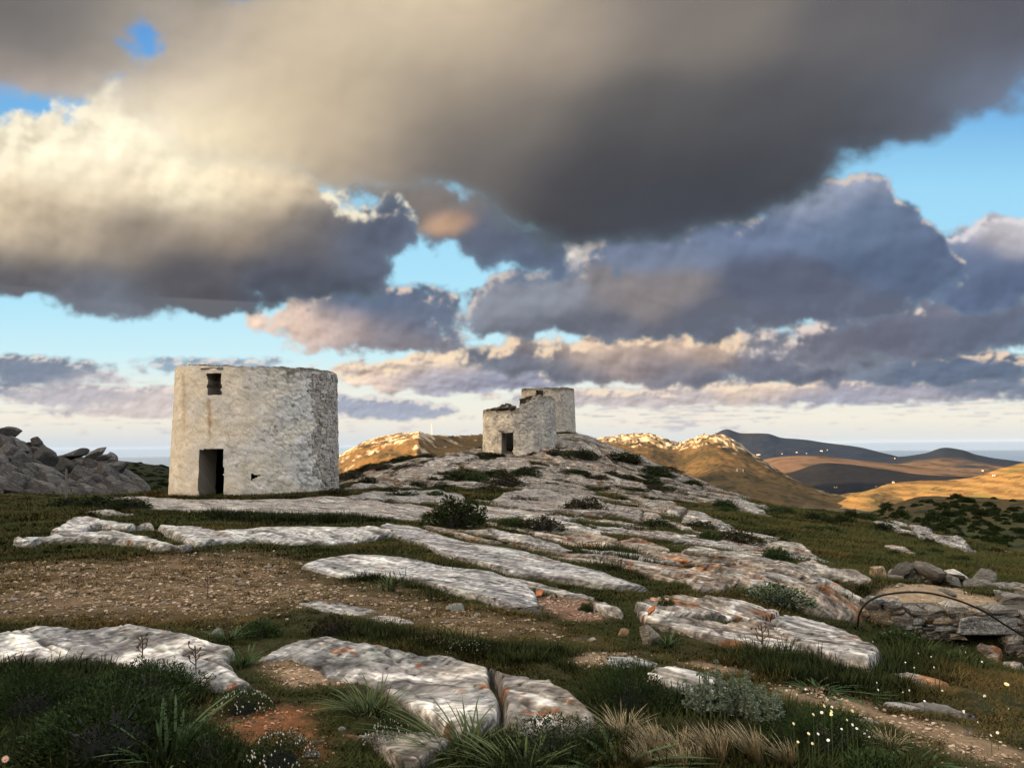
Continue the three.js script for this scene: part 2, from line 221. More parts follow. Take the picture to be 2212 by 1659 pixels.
// ------------------------------------------------------------------ the hilltop: a surface through known points, smooth in (azimuth, log distance)
const TPS = (() => {
  const P = [];
  for (const [u, v, d] of [
    [0, 1659, 4.2], [550, 1659, 4.1], [1106, 1659, 4.1], [1650, 1659, 4.1], [2212, 1659, 4.2],
    [0, 1490, 5.6], [550, 1490, 5.4], [1106, 1480, 5.6], [1500, 1490, 5.5], [1900, 1520, 5.3], [2212, 1540, 5.2],
    [0, 1350, 7.3], [550, 1350, 7.4], [1106, 1350, 7.4], [1500, 1370, 7.2], [1800, 1400, 7.2], [2050, 1440, 7.5], [2212, 1450, 8.0],
    [1900, 1385, 9.5], [2060, 1412, 9.7], [2150, 1435, 9.8], [2260, 1455, 9.8], [1880, 1322, 10.6], [2000, 1312, 10.8], [2110, 1318, 10.8], [2250, 1335, 10.8], [2000, 1262, 13.6], [2212, 1272, 13.3],
    [0, 1250, 10.2], [300, 1250, 10.2], [650, 1240, 10.6], [1106, 1250, 10.3], [1400, 1270, 10], [1650, 1280, 10.3], [1780, 1290, 10.4],
    [0, 1200, 12.5], [420, 1180, 13], [800, 1170, 14], [1106, 1170, 14.2], [1400, 1190, 13.8], [1700, 1200, 14.5], [1850, 1235, 14.2], [2100, 1235, 16], [2212, 1240, 16.5],
    [0, 1165, 14.5], [0, 1130, 30], [100, 1100, 40], [0, 1085, 58], [250, 1085, 50],
  ].concat([
    [300, 1120, 18.5], [550, 1110, 20], [850, 1110, 20.5], [1106, 1110, 22], [1300, 1120, 21], [1500, 1140, 21], [1700, 1165, 21], [1900, 1180, 23], [2100, 1195, 26], [2212, 1215, 25],
    [200, 1076, 26.5], [368, 1076, 27.5], [550, 1076, 27], [735, 1070, 28], [400, 1062, 32], [700, 1058, 33],
    [900, 1062, 33], [1106, 1062, 33], [1300, 1085, 30], [1500, 1110, 29], [1650, 1115, 36], [1850, 1130, 38], [2000, 1150, 38],
    [735, 1054, 42], [900, 1031, 46], [1106, 1021, 48], [1300, 1046, 46], [1500, 1076, 46], [1700, 1098, 55], [1900, 1126, 60],
    [850, 1009, 56], [960, 986, 62], [1106, 985, 61], [1040, 984, 62], [1245, 956, 84], [1190, 956, 86], [1330, 979, 76], [1430, 1016, 66], [1545, 1065, 56],
  ])) { const p = at(u, v, d); P.push([p.x, p.z, p.y]); }
  for (const [a, r, y] of [[-35, 1.5, 0], [0, 1.5, 0], [35, 1.5, -0.05], [-12.5, 75, -4], [-5, 95, -6], [2, 104, 0], [5, 112, -5], [10, 95, -7], [14, 76, -8], [20, 82, -9], [27, 78, -10], [33, 60, -7.5],
    [-22, 46, -3], [-17, 52, -2.5], [-30, 78, -4], [-37, 42, -1.3], [-36, 160, -25], [-18, 160, -25], [0, 160, -28], [18, 160, -30], [36, 160, -28]]) P.push([r * Math.sin(a * Math.PI / 180), -r * Math.cos(a * Math.PI / 180), y]);
  const q = (x, z) => { let a = Math.atan2(x, -z); const k = 0.8, s = Math.sign(a); a = Math.abs(a); a = a < k ? a : Math.max(0, k - (a - k) * k / (Math.PI - k)); return [a * s * 1.15, Math.log(clamp(Math.hypot(x, z), 1.2, 175))]; };
  const n = P.length, K = (r2) => (r2 > 1e-12 ? r2 * Math.log(r2) : 0), Q = P.map((p) => q(p[0], p[1])), A = [];
  for (let i = 0; i < n + 3; i++) { A.push(new Float64Array(n + 4)); }
  for (let i = 0; i < n; i++) {
    for (let j = 0; j < n; j++) A[i][j] = K((Q[i][0] - Q[j][0]) ** 2 + (Q[i][1] - Q[j][1]) ** 2) + (i === j ? 0.0008 : 0);
    [1, Q[i][0], Q[i][1]].forEach((v, k) => { A[i][n + k] = v; A[n + k][i] = v; }); A[i][n + 3] = P[i][2];
  }
  const N = n + 3;
  for (let c = 0; c < N; c++) {
    let b = c; for (let r = c + 1; r < N; r++) if (Math.abs(A[r][c]) > Math.abs(A[b][c])) b = r;
    [A[c], A[b]] = [A[b], A[c]];
    for (let r = 0; r < N; r++) if (r !== c && A[r][c]) { const f = A[r][c] / A[c][c]; for (let k = c; k <= N; k++) A[r][k] -= f * A[c][k]; }
  }
  const w = A.map((r, i) => r[N] / r[i]);
  const f = (a, s) => { let y = w[n] + w[n + 1] * a + w[n + 2] * s; for (let i = 0; i < n; i++) y += w[i] * K((a - Q[i][0]) ** 2 + (s - Q[i][1]) ** 2); return y; };
  // kept on a grid, so that looking a height up is cheap
  const GA = 360, GS = 400, a0 = -0.95, a1 = 0.95, s0 = Math.log(1.2), s1 = Math.log(175), grid = new Float32Array((GA + 1) * (GS + 1));
  for (let i = 0; i <= GS; i++) for (let j = 0; j <= GA; j++) grid[i * (GA + 1) + j] = f(a0 + (a1 - a0) * j / GA, s0 + (s1 - s0) * i / GS);
  return (x, z) => {
    const [a, s] = q(x, z), gx = clamp((a - a0) / (a1 - a0), 0, 0.99999) * GA, gy = clamp((s - s0) / (s1 - s0), 0, 0.99999) * GS, i = Math.floor(gy), j = Math.floor(gx), fx = gx - j, fy = gy - i, k = i * (GA + 1) + j;
    return lerp(lerp(grid[k], grid[k + 1], fx), lerp(grid[k + GA + 1], grid[k + GA + 2], fx), fy);
  };
})();
const DIP = at(2125, 1400, 9.35);
function groundY(x, z) {
  const r = Math.hypot(x, z), k = clamp(r / 40, 0.08, 1.4);
  const dip = 0.42 * Math.exp(-(((x - DIP.x) / 0.95) ** 2) - ((z - DIP.z) / 0.55) ** 2);
  return TPS(x, z) - dip + 0.05 * Math.min(1, r / 8) * n2(x * 0.7, z * 0.7) + 0.16 * k * fbm(x * 0.16 + 4, z * 0.16, 3);
}
// where the ray through a pixel meets the ground raised by h; past the brow, the point of the ray that comes closest to it
function onGround(u, v, h = 0, far = 130) {
  const d = ray(u, v).normalize(), gap = (t) => EYE.y + d.y * t - groundY(d.x * t, d.z * t) - h;
  let t0 = 2, best = 1e9, bt = 2;
  for (let t = 2; t < far; t *= 1.02) {
    const g = gap(t);
    if (g <= 0) { let a = t0, b = t; for (let i = 0; i < 20; i++) { const m = (a + b) / 2; if (gap(m) > 0) a = m; else b = m; } const T = (a + b) / 2; return new THREE.Vector3(d.x * T, EYE.y + d.y * T, d.z * T); }
    if (g / t < best) { best = g / t; bt = t; }
    t0 = t;
  }
  return new THREE.Vector3(d.x * bt, EYE.y + d.y * bt, d.z * bt);
}
const worldPoly = (pts, h = 0) => pts.map(([u, v]) => { const p = onGround(u, v, h); return [p.x, p.z]; });
function sdPoly(P, x, z) {                       // signed distance, positive inside
  let d = 1e18, s = false;
  for (let i = 0, j = P.length - 1; i < P.length; j = i++) {
    const ax = P[j][0], az = P[j][1], bx = P[i][0], bz = P[i][1], ex = bx - ax, ez = bz - az, wx = x - ax, wz = z - az;
    const t = clamp((wx * ex + wz * ez) / (ex * ex + ez * ez + 1e-12), 0, 1), dx = wx - ex * t, dz = wz - ez * t;
    d = Math.min(d, dx * dx + dz * dz);
    if ((az > z) !== (bz > z) && x < (ax - bx) * (z - bz) / (az - bz) + bx) s = !s;
  }
  return (s ? 1 : -1) * Math.sqrt(d);
}
const boxed = (P) => { const b = { P, x0: 1e9, x1: -1e9, z0: 1e9, z1: -1e9 }; for (const [x, z] of P) { b.x0 = Math.min(b.x0, x); b.x1 = Math.max(b.x1, x); b.z0 = Math.min(b.z0, z); b.z1 = Math.max(b.z1, z); } return b; };
const inBox = (b, x, z, m = 0) => x > b.x0 - m && x < b.x1 + m && z > b.z0 - m && z < b.z1 + m;

// bare earth: gravel, red soil, sand
const earth = [
  { c: [0.165, 0.113, 0.07], soft: 0.9, k: 0.8, grass: 0.42, p: [[-60, 1215], [300, 1205], [520, 1192], [650, 1200], [690, 1236], [770, 1262], [900, 1285], [1010, 1310], [1180, 1345], [1320, 1380], [1300, 1400], [1060, 1385], [930, 1365], [740, 1318], [640, 1318], [520, 1352], [300, 1345], [-60, 1350]] },
  { c: [0.2, 0.088, 0.04], soft: 0.25, k: 0.9, grass: 0.05, p: [[385, 1510], [470, 1490], [560, 1500], [640, 1520], [735, 1525], [735, 1580], [760, 1620], [740, 1680], [560, 1680], [470, 1600]] },
  { c: [0.27, 0.19, 0.125], soft: 0.3, k: 0.8, grass: 0.1, p: [[1440, 1418], [1560, 1432], [1700, 1470], [1850, 1500], [1960, 1545], [2080, 1585], [2230, 1630], [2230, 1680], [2120, 1650], [1950, 1580], [1780, 1530], [1640, 1500], [1590, 1470], [1450, 1440]] },
  { c: [0.2, 0.12, 0.085], soft: 0.15, k: 1, grass: 0.02, p: [[1165, 1290], [1215, 1280], [1290, 1300], [1320, 1345], [1240, 1348], [1180, 1330]] },
  { c: [0.26, 0.18, 0.12], soft: 0.2, k: 1, grass: 0.03, p: [[545, 1425], [640, 1422], [700, 1450], [720, 1480], [640, 1485], [570, 1450]] },
  { c: [0.25, 0.18, 0.12], soft: 0.2, k: 0.9, grass: 0.08, p: [[1240, 1408], [1340, 1412], [1390, 1440], [1300, 1440], [1245, 1425]] },
  { c: [0.34, 0.255, 0.175], soft: 0.15, k: 0.25, grass: 0.02, p: [[1875, 1285], [1900, 1268], [2000, 1262], [2090, 1272], [2110, 1290], [2240, 1300], [2240, 1335], [2120, 1322], [1990, 1322], [1910, 1318]] },
].map((e) => ({ ...e, ...boxed(worldPoly(e.p)) }));
function earthAt(x, z) {                          // [how bare 0..1, which]
  let best = 0, which = null;
  for (const e of earth) if (inBox(e, x, z, 1)) { const s = sm(-e.soft * 0.5, e.soft, sdPoly(e.P, x, z) + 0.35 * fbm(x * 1.3 + 3, z * 1.3, 3) * Math.min(1, e.soft * 3)); if (s > best) { best = s; which = e; } }
  return [best, which];
}
{
  const pos = [], col = [], uv = [], idx = [], A = 520, S = 430, r0 = 1.3, r1 = 175;
  const angles = []; for (let j = 0; j <= A; j++) { const t = j / A * 2 - 1; angles.push(Math.PI * (0.24 * t + 0.76 * Math.sign(t) * Math.pow(Math.abs(t), 5))); }
  for (let i = 0; i <= S; i++) {
    const r = r0 * Math.pow(r1 / r0, i / S);
    for (let j = 0; j <= A; j++) {
      const a = angles[j], x = r * Math.sin(a), z = -r * Math.cos(a), [b, e] = r < 25 ? earthAt(x, z) : [0, null];
      const rough = 0.018 * fbm(x * 5, z * 5, 2) + (e ? 0 : 0.02 * n2(x * 2.2, z * 2.2));
      pos.push(x, groundY(x, z) + rough, z); uv.push(x / 1.6, z / 1.6);
      const n = fbm(x * 0.5 + 9, z * 0.5, 3), n1 = fbm(x * 3, z * 3 + 7, 2);
      const g = [0.036 + 0.012 * n + 0.008 * n1, 0.036 + 0.006 * n + 0.005 * n1, 0.016 + 0.002 * n];
      const t = e ? e.c.map((c) => c * (1 + 0.18 * n1 + 0.15 * n)) : g;
      const k = b * 0.95; col.push(lerp(g[0], t[0], k), lerp(g[1], t[1], k), lerp(g[2], t[2], k));
    }
  }
  for (let i = 0; i < S; i++) for (let j = 0; j < A; j++) { const k = i * (A + 1) + j; idx.push(k, k + 1, k + A + 1, k + 1, k + A + 2, k + A + 1); }
  const c = pos.length / 3; pos.push(0, groundY(0.01, -1.3), 0); col.push(0.06, 0.058, 0.026); uv.push(0, 0);
  for (let j = 0; j < A; j++) idx.push(c, j + 1, j);
  tag(put(new THREE.Mesh(geo(pos, idx, col, uv), M.soil), 'ground'), 'grassy hilltop with patches of bare gravel and reddish earth', 'ground', null, 'structure');
}
// ------------------------------------------------------------------ far land: surfaces lofted through lines known by pixel and distance
// lines: from the crest down, each [[u, v, d], ...] with u rising; paint(point, across 0..1, down 0..1, slope noise) gives the colour
function loft(name, label, category, lines, { cols = 200, rows = 60, amp = 6, scale = 60, paint, back = 120, tag: kind = 'structure', crest = 0.4, crag = null }) {
  const P = lines.map((l) => l.map(([u, v, d]) => at(u, v, d)));
  const sample = (l, t) => {
    const us = lines[l].map((p) => p[0]), u = lerp(us[0], us[us.length - 1], t); let i = 0; while (i < us.length - 2 && u > us[i + 1]) i++;
    const f = clamp((u - us[i]) / (us[i + 1] - us[i]), 0, 1), p0 = P[l][Math.max(0, i - 1)], p1 = P[l][i], p2 = P[l][i + 1], p3 = P[l][Math.min(P[l].length - 1, i + 2)];
    const cr = (a, b, c, d) => { const m1 = (c - a) * 0.42, m2 = (d - b) * 0.42, f2 = f * f, f3 = f2 * f; return (2 * f3 - 3 * f2 + 1) * b + (f3 - 2 * f2 + f) * m1 + (-2 * f3 + 3 * f2) * c + (f3 - f2) * m2; };
    return new THREE.Vector3(lerp(p1.x, p2.x, f), cr(p0.y, p1.y, p2.y, p3.y), lerp(p1.z, p2.z, f));
  };
  const pos = [], col = [], idx = [], L = lines.length - 1, B = 8, R = rows + B;
  for (let i = 0; i <= R; i++) for (let j = 0; j <= cols; j++) {
    const t = j / cols; let p, s = 0;
    if (i < B) {                                  // the far side, falling away behind the crest
      const c = sample(0, t), k = (B - i) / B; p = c.clone(); const away = new THREE.Vector3(c.x, 0, c.z).normalize(); p.addScaledVector(away, back * k); p.y -= back * (0.5 * k + 0.5 * k * k) * 0.75;
    } else {
      s = (i - B) / rows; const q = s * L, l = Math.min(L - 1, Math.floor(q)), f = q - l, a = sample(l, t), b = sample(l + 1, t);
      p = a.lerp(b, f);
    }
    const n = fbm(p.x / scale, p.z / scale, 5), m = fbm(p.x / scale * 5 + 3, p.z / scale * 5, 3);
    p.y += amp * (n + 0.25 * m) * (i < B ? crest : lerp(crest, 1, Math.min(1, s * 4)));
    const U = lerp(lines[0][0][0], lines[0][lines[0].length - 1][0], t);
    if (crag && i >= B) { const c = crag(p, s, U); if (c > 0) { const w = 1 - Math.abs(fbm(p.x / 13, p.z / 13 + p.y / 9, 3)), w2 = 1 - Math.abs(n2(p.x / 5, p.z / 5 + p.y / 4)); p.y += c * (4.5 * (w - 0.75) + 1.6 * (w2 - 0.6)); p.z += c * 5 * (w - 0.75); } }
    pos.push(p.x, p.y, p.z);
    col.push(...paint(p, t, s, n, m, lerp(lines[0][0][0], lines[0][lines[0].length - 1][0], t)));
  }
  for (let i = 0; i < R; i++) for (let j = 0; j < cols; j++) { const k = i * (cols + 1) + j; idx.push(k, k + cols + 1, k + 1, k + 1, k + cols + 1, k + cols + 2); }
  return tag(put(new THREE.Mesh(geo(pos, idx, col), M.land), name), label, category, null, kind);
}
const mixc = (a, b, t) => [lerp(a[0], b[0], t), lerp(a[1], b[1], t), lerp(a[2], b[2], t)];
const DRY = [0.066, 0.045, 0.023], SCRUB = [0.021, 0.02, 0.013], PALE = [0.27, 0.21, 0.145], DARK = [0.035, 0.036, 0.03], GREEN = [0.06, 0.072, 0.022];
const scrubby = (base, p, f, k = 1) => mixc(base, SCRUB, k * sm(0.0, 0.5, fbm(p.x * f + 5, p.z * f, 4)));
{ // sea and the land under everything
  const g = new THREE.CircleGeometry(38000, 128); g.rotateX(-Math.PI / 2);
  const m = new THREE.Mesh(g, new THREE.MeshStandardMaterial({ color: new THREE.Color().setRGB(0.03, 0.07, 0.13), roughness: 0.5 })); m.position.y = -330;
  tag(put(m, 'sea'), 'calm hazy blue sea out to the horizon', 'sea', null, 'structure');
}
loft('hill_beyond', 'rocky hill with sunlit pale outcrops and a mast on its ridge', 'hill', [
  [[640, 1040, 900], [700, 1005, 920], [740, 980, 940], [790, 953, 960], [840, 941, 980], [880, 937, 960], [905, 934, 930], [930, 940, 990], [980, 942, 1050], [1040, 940, 1100], [1120, 940, 1120], [1230, 950, 1100], [1300, 965, 1000]],
  [[640, 1046, 800], [740, 990, 830], [800, 966, 850], [850, 958, 840], [880, 955, 800], [905, 956, 790], [940, 966, 900], [1000, 970, 990], [1060, 968, 1050], [1150, 968, 1060], [1300, 980, 950]],
  [[640, 1050, 740], [740, 1012, 780], [800, 990, 780], [860, 988, 760], [900, 987, 740], [960, 978, 820], [1000, 972, 840], [1060, 968, 850], [1150, 968, 860], [1300, 990, 850]],
  [[640, 1085, 640], [800, 1080, 640], [960, 1075, 650], [1060, 1060, 660], [1300, 1080, 660]],
], { cols: 400, rows: 110, amp: 5, scale: 60, crest: 0.35, crag: (p, s, u) => 0.9 * sm(0.1, 0.4, fbm(p.x / 22 + 7, p.z / 22, 4) + 0.35 * sm(0.3, 0, s) - 0.3 * sm(0.5, 0.8, s) - 0.2 * sm(900, 980, u)), paint: (p, t, s, n, m, u) => {
  const rocky = sm(0.12, 0.4, fbm(p.x / 22 + 7, p.z / 22, 4) + 0.35 * sm(0.3, 0, s) - 0.3 * sm(0.5, 0.8, s) - 0.35 * sm(900, 980, u));
  const dots = 0.6 * sm(0.15, 0.45, n2(p.x / 3, p.z / 3)); return mixc(mixc(scrubby(mixc(DRY, [0.095, 0.057, 0.024], sm(-0.3, 0.5, n)), p, 0.03, 0.9), SCRUB, dots), PALE, rocky);
} });
loft('hill_crest', 'ridge of pale sunlit crags above a brown hillside', 'hill', [
  [[1180, 962, 820], [1270, 949, 820], [1340, 942, 800], [1400, 938, 780], [1425, 946, 770], [1462, 957, 770], [1500, 947, 760], [1530, 936, 740], [1562, 942, 720], [1590, 956, 705], [1625, 985, 690], [1700, 1026, 650], [1790, 1063, 620], [1870, 1080, 600], [1960, 1095, 590]],
  [[1180, 990, 740], [1300, 968, 730], [1400, 966, 700], [1460, 978, 690], [1530, 970, 650], [1590, 985, 640], [1640, 1005, 630], [1720, 1042, 600], [1800, 1072, 580], [1960, 1100, 570]],
  [[1180, 1040, 600], [1400, 1030, 560], [1480, 1040, 580], [1560, 1035, 540], [1680, 1050, 540], [1800, 1085, 530], [1960, 1115, 530]],
  [[1180, 1130, 380], [1400, 1130, 380], [1600, 1130, 380], [1800, 1140, 380], [1960, 1150, 400]],
], { cols: 520, rows: 130, amp: 4, scale: 70, crest: 0.3, crag: (p, s, u) => 1.2 * sm(0.05, 0.3, fbm(p.x / 16 + 7, p.z / 16, 4) * 0.5 + 0.5 * sm(0.33, 0.05, s) * sm(1700, 1590, u) - 0.3 * sm(0.3, 0.36, s)), paint: (p, t, s, n, m, u) => {
  const rocky = sm(0.05, 0.3, fbm(p.x / 16 + 7, p.z / 16, 4) * 0.5 + 0.5 * sm(0.33, 0.05, s) * sm(1700, 1590, u) - 0.3 * sm(0.3, 0.36, s));
  const gap = sm(0.25, -0.15, n2(p.x / 7, p.z / 7 + p.y / 5)) * 0.75; return mixc(mixc(DRY, SCRUB, clamp(sm(-0.3, 0.6, fbm(p.x / 30, p.z / 30 + 8, 4)) * 0.75 + 0.6 * sm(0.05, 0.4, n2(p.x / 4.2, p.z / 4.2)), 0, 1)), mixc(PALE, SCRUB, gap), rocky);
} });
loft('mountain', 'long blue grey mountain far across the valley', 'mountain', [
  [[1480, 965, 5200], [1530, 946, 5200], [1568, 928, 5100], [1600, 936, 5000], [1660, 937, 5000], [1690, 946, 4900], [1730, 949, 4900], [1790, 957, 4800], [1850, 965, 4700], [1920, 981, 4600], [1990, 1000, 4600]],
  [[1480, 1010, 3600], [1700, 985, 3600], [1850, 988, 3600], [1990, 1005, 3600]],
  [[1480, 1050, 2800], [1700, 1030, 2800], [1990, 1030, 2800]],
], { cols: 160, rows: 40, amp: 18, scale: 420, crest: 0.15, back: 900, paint: (p, t, s, n, m) => mixc([0.011, 0.018, 0.033], [0.016, 0.018, 0.026], sm(0, 0.6, n)) });  // cloud shade and blue haze are put into this dark colour
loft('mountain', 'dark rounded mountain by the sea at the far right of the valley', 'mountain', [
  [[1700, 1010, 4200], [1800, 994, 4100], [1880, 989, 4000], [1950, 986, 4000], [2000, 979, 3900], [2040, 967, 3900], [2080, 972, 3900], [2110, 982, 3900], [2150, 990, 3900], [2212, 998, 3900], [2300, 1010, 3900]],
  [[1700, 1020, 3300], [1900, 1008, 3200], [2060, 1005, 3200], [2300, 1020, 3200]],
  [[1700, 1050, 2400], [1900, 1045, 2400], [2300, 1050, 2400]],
], { cols: 140, rows: 40, amp: 12, scale: 380, crest: 0.12, back: 900, paint: (p, t, s, n, m) => mixc([0.011, 0.016, 0.025], mixc([0.1, 0.065, 0.042], SCRUB, sm(-0.1, 0.5, m)), sm(0.25, 0.45, s) * sm(-0.4, 0.2, n + 0.1)) });  // the dark blue upper tone carries cloud shade and haze
loft('hill_inland', 'sunlit pinkish brown hill with small white houses in the valley', 'hill', [
  [[1600, 1005, 2900], [1680, 988, 2800], [1760, 984, 2800], [1850, 994, 2700], [1950, 1003, 2600], [2060, 1018, 2500], [2212, 1030, 2400]],
  [[1600, 1030, 2200], [1700, 1008, 2200], [1800, 1008, 2200], [1950, 1025, 2100], [2212, 1040, 2000]],
  [[1600, 1070, 1700], [1900, 1060, 1700], [2212, 1060, 1700]],
], { cols: 160, rows: 50, amp: 10, scale: 200, crest: 0.3, back: 400, paint: (p, t, s, n, m) => mixc([0.09, 0.058, 0.04], SCRUB, sm(-0.1, 0.5, fbm(p.x / 130, p.z / 130, 5)) * 0.8) });
loft('hill_dome', 'dome of a hill with cloud shade put into its dark colour, behind the sunlit terraces', 'hill', [
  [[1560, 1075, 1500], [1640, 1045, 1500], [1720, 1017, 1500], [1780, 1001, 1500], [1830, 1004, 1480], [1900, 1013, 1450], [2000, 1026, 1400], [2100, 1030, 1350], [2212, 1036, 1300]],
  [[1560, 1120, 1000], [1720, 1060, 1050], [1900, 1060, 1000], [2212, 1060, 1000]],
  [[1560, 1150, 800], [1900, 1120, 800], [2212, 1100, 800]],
], { cols: 140, rows: 44, amp: 6, scale: 140, crest: 0.2, back: 300, paint: (p, t, s, n, m) => mixc([0.009, 0.011, 0.015], [0.015, 0.015, 0.016], sm(-0.2, 0.5, m)) });  // near-black tone stands in for a cloud shadow on the dome
loft('hill_terraced', 'golden sunlit hill with old farming terraces', 'hill', [
  [[1740, 1110, 640], [1790, 1078, 640], [1830, 1066, 640], [1870, 1060, 650], [1930, 1043, 680], [2000, 1037, 700], [2060, 1036, 700], [2110, 1031, 690], [2160, 1014, 690], [2212, 1000, 690], [2300, 985, 690], [2420, 985, 700]],
  [[1740, 1120, 560], [1830, 1085, 540], [1880, 1075, 545], [1930, 1085, 590], [2000, 1070, 600], [2110, 1060, 590], [2212, 1040, 580], [2420, 1030, 580]],
  [[1740, 1140, 420], [1830, 1115, 430], [1890, 1110, 440], [1950, 1112, 470], [2060, 1100, 480], [2212, 1090, 470], [2420, 1090, 470]],
  [[1740, 1165, 340], [2000, 1150, 340], [2420, 1150, 340]],
], { cols: 260, rows: 110, amp: 3.5, scale: 50, crest: 0.3, paint: (p, t, s, n, m, u) => {
  const strip = Math.sin(p.y * 1.9 + 1.5 * n), c = mixc([0.17, 0.108, 0.043], [0.11, 0.066, 0.028], sm(-0.2, 0.8, strip)), g = sm(0.1, 0.5, fbm(p.x / 40 + 20, p.z / 40, 3));
  return mixc(mixc(c, GREEN, g * 0.6), SCRUB, sm(0.25, 0.6, m) * 0.8);
} });
loft('valley', 'dark scrubby floor of the valley', 'valley', [
  [[1150, 1060, 700], [1500, 1085, 560], [1700, 1090, 480], [1850, 1105, 420], [2000, 1120, 380], [2300, 1130, 380]],
  [[1150, 1120, 300], [1500, 1125, 280], [1700, 1125, 260], [1850, 1140, 240], [2000, 1160, 230], [2300, 1180, 230]],
  [[1150, 1200, 140], [1600, 1180, 140], [2300, 1220, 140]],
], { cols: 160, rows: 60, amp: 3, scale: 40, back: 60, paint: (p, t, s, n, m) => mixc([0.07, 0.06, 0.035], DARK, sm(-0.3, 0.4, m)) });
loft('hillside', 'dark brown hillside dotted with bushes across the gully', 'hill', [
  [[1780, 1170, 250], [1850, 1122, 270], [1900, 1102, 290], [1940, 1086, 300], [1990, 1073, 310], [2080, 1074, 310], [2212, 1080, 300], [2400, 1085, 300]],
  [[1780, 1190, 170], [1900, 1150, 180], [2000, 1130, 190], [2212, 1130, 190], [2400, 1140, 190]],
  [[1780, 1260, 70], [2000, 1255, 70], [2212, 1270, 66], [2400, 1290, 66]],
], { cols: 220, rows: 90, amp: 1.6, scale: 28, crest: 0.4, back: 60, paint: (p, t, s, n, m) => mixc(mixc([0.05, 0.036, 0.018], [0.032, 0.032, 0.014], sm(0.1, 0.7, s)), [0.014, 0.016, 0.008], sm(0.0, 0.35, fbm(p.x / 9, p.z / 5, 4))) });
loft('slope', 'black green slope falling to the sea beside the big mill', 'slope', [
  [[-60, 985, 300], [180, 988, 290], [270, 996, 280], [330, 1004, 280], [370, 1012, 280], [480, 1030, 280], [700, 1060, 280]],
  [[-60, 1060, 160], [180, 1060, 160], [370, 1065, 160], [700, 1085, 160]],
  [[-60, 1130, 70], [370, 1110, 70], [700, 1110, 70]],
], { cols: 140, rows: 60, amp: 1.2, scale: 30, crest: 0.3, back: 60, paint: (p, t, s, n, m) => mixc(mixc([0.01, 0.012, 0.006], [0.016, 0.015, 0.008], sm(-0.2, 0.6, n)), [0.1, 0.095, 0.085], sm(0.72, 0.8, fbm(p.x / 7, p.z / 3.5, 2))) });
{ // an unseen ridge, added and shaped to keep the evening sun off the hilltop
  const s = new THREE.Vector3(TO_SUN.x, 0, TO_SUN.z).normalize(), tt = new THREE.Vector3(-s.z, 0, s.x); if (tt.z < 0) tt.negate();
  const pos = [], col = [], idx = [], N = 260, R = 24, D = 230;
  // its height at each place follows from where its shadow ends on the far hills
  const ray0 = new THREE.Raycaster(), hills = scene.children.filter((o) => o.isMesh && o.name.startsWith('hill') && o.name !== 'hillside'); hills.forEach((o) => o.updateMatrixWorld(true));
  const crest = [[-900, -60], [-820, -20], [-730, 10], [-660, 30], [-190, 66], [-150, 66], [-60, 66], [60, 68], [180, 50], [300, -10]];
  for (const [u, v] of [[900, 1062], [1000, 1062], [1500, 1029], [1560, 1028], [1640, 1027], [1690, 1033], [1745, 1052], [1790, 1066], [1850, 1100]]) {
    ray0.set(EYE, ray(u, v).normalize()); const p = ray0.intersectObjects(hills, false)[0]?.point; if (!p) continue;
    crest.push([p.dot(tt), p.y + (D - p.dot(s)) * Math.tan(sEl)]);
  }
  crest.sort((a, b) => a[0] - b[0]); for (let i = crest.length - 1; i > 0; i--) if (crest[i][0] - crest[i - 1][0] < 3) crest.splice(i, 1);
  const H = (t) => { let i = 0; while (i < crest.length - 2 && t > crest[i + 1][0]) i++; return lerp(crest[i][1], crest[i + 1][1], sm(0, 1, clamp((t - crest[i][0]) / (crest[i + 1][0] - crest[i][0]), 0, 1))); };
  for (let i = 0; i <= R; i++) for (let j = 0; j <= N; j++) {
    const t = lerp(-900, 320, j / N), k = i / R * 2 - 1, d = D + k * (k < 0 ? 110 : 260), top = H(t) + 1.2 * fbm(t / 18, 3, 3), base = -90, p = new THREE.Vector3().addScaledVector(s, d).addScaledVector(tt, t);
    p.y = top - (top - base) * Math.pow(Math.abs(k), 1.25) + 4 * fbm(p.x / 30, p.z / 30, 3) * Math.min(1, Math.abs(k) * 4);
    pos.push(p.x, p.y, p.z); col.push(...scrubby([0.11, 0.09, 0.05], p, 0.05));
  }
  for (let i = 0; i < R; i++) for (let j = 0; j < N; j++) { const k = i * (N + 1) + j; idx.push(k, k + 1, k + N + 1, k + 1, k + N + 2, k + N + 1); }
  tag(put(new THREE.Mesh(geo(pos, idx, col), M.land), 'hill_west'), 'added unseen ridge that keeps the low sun off the mills', 'hill', null, 'structure');
}
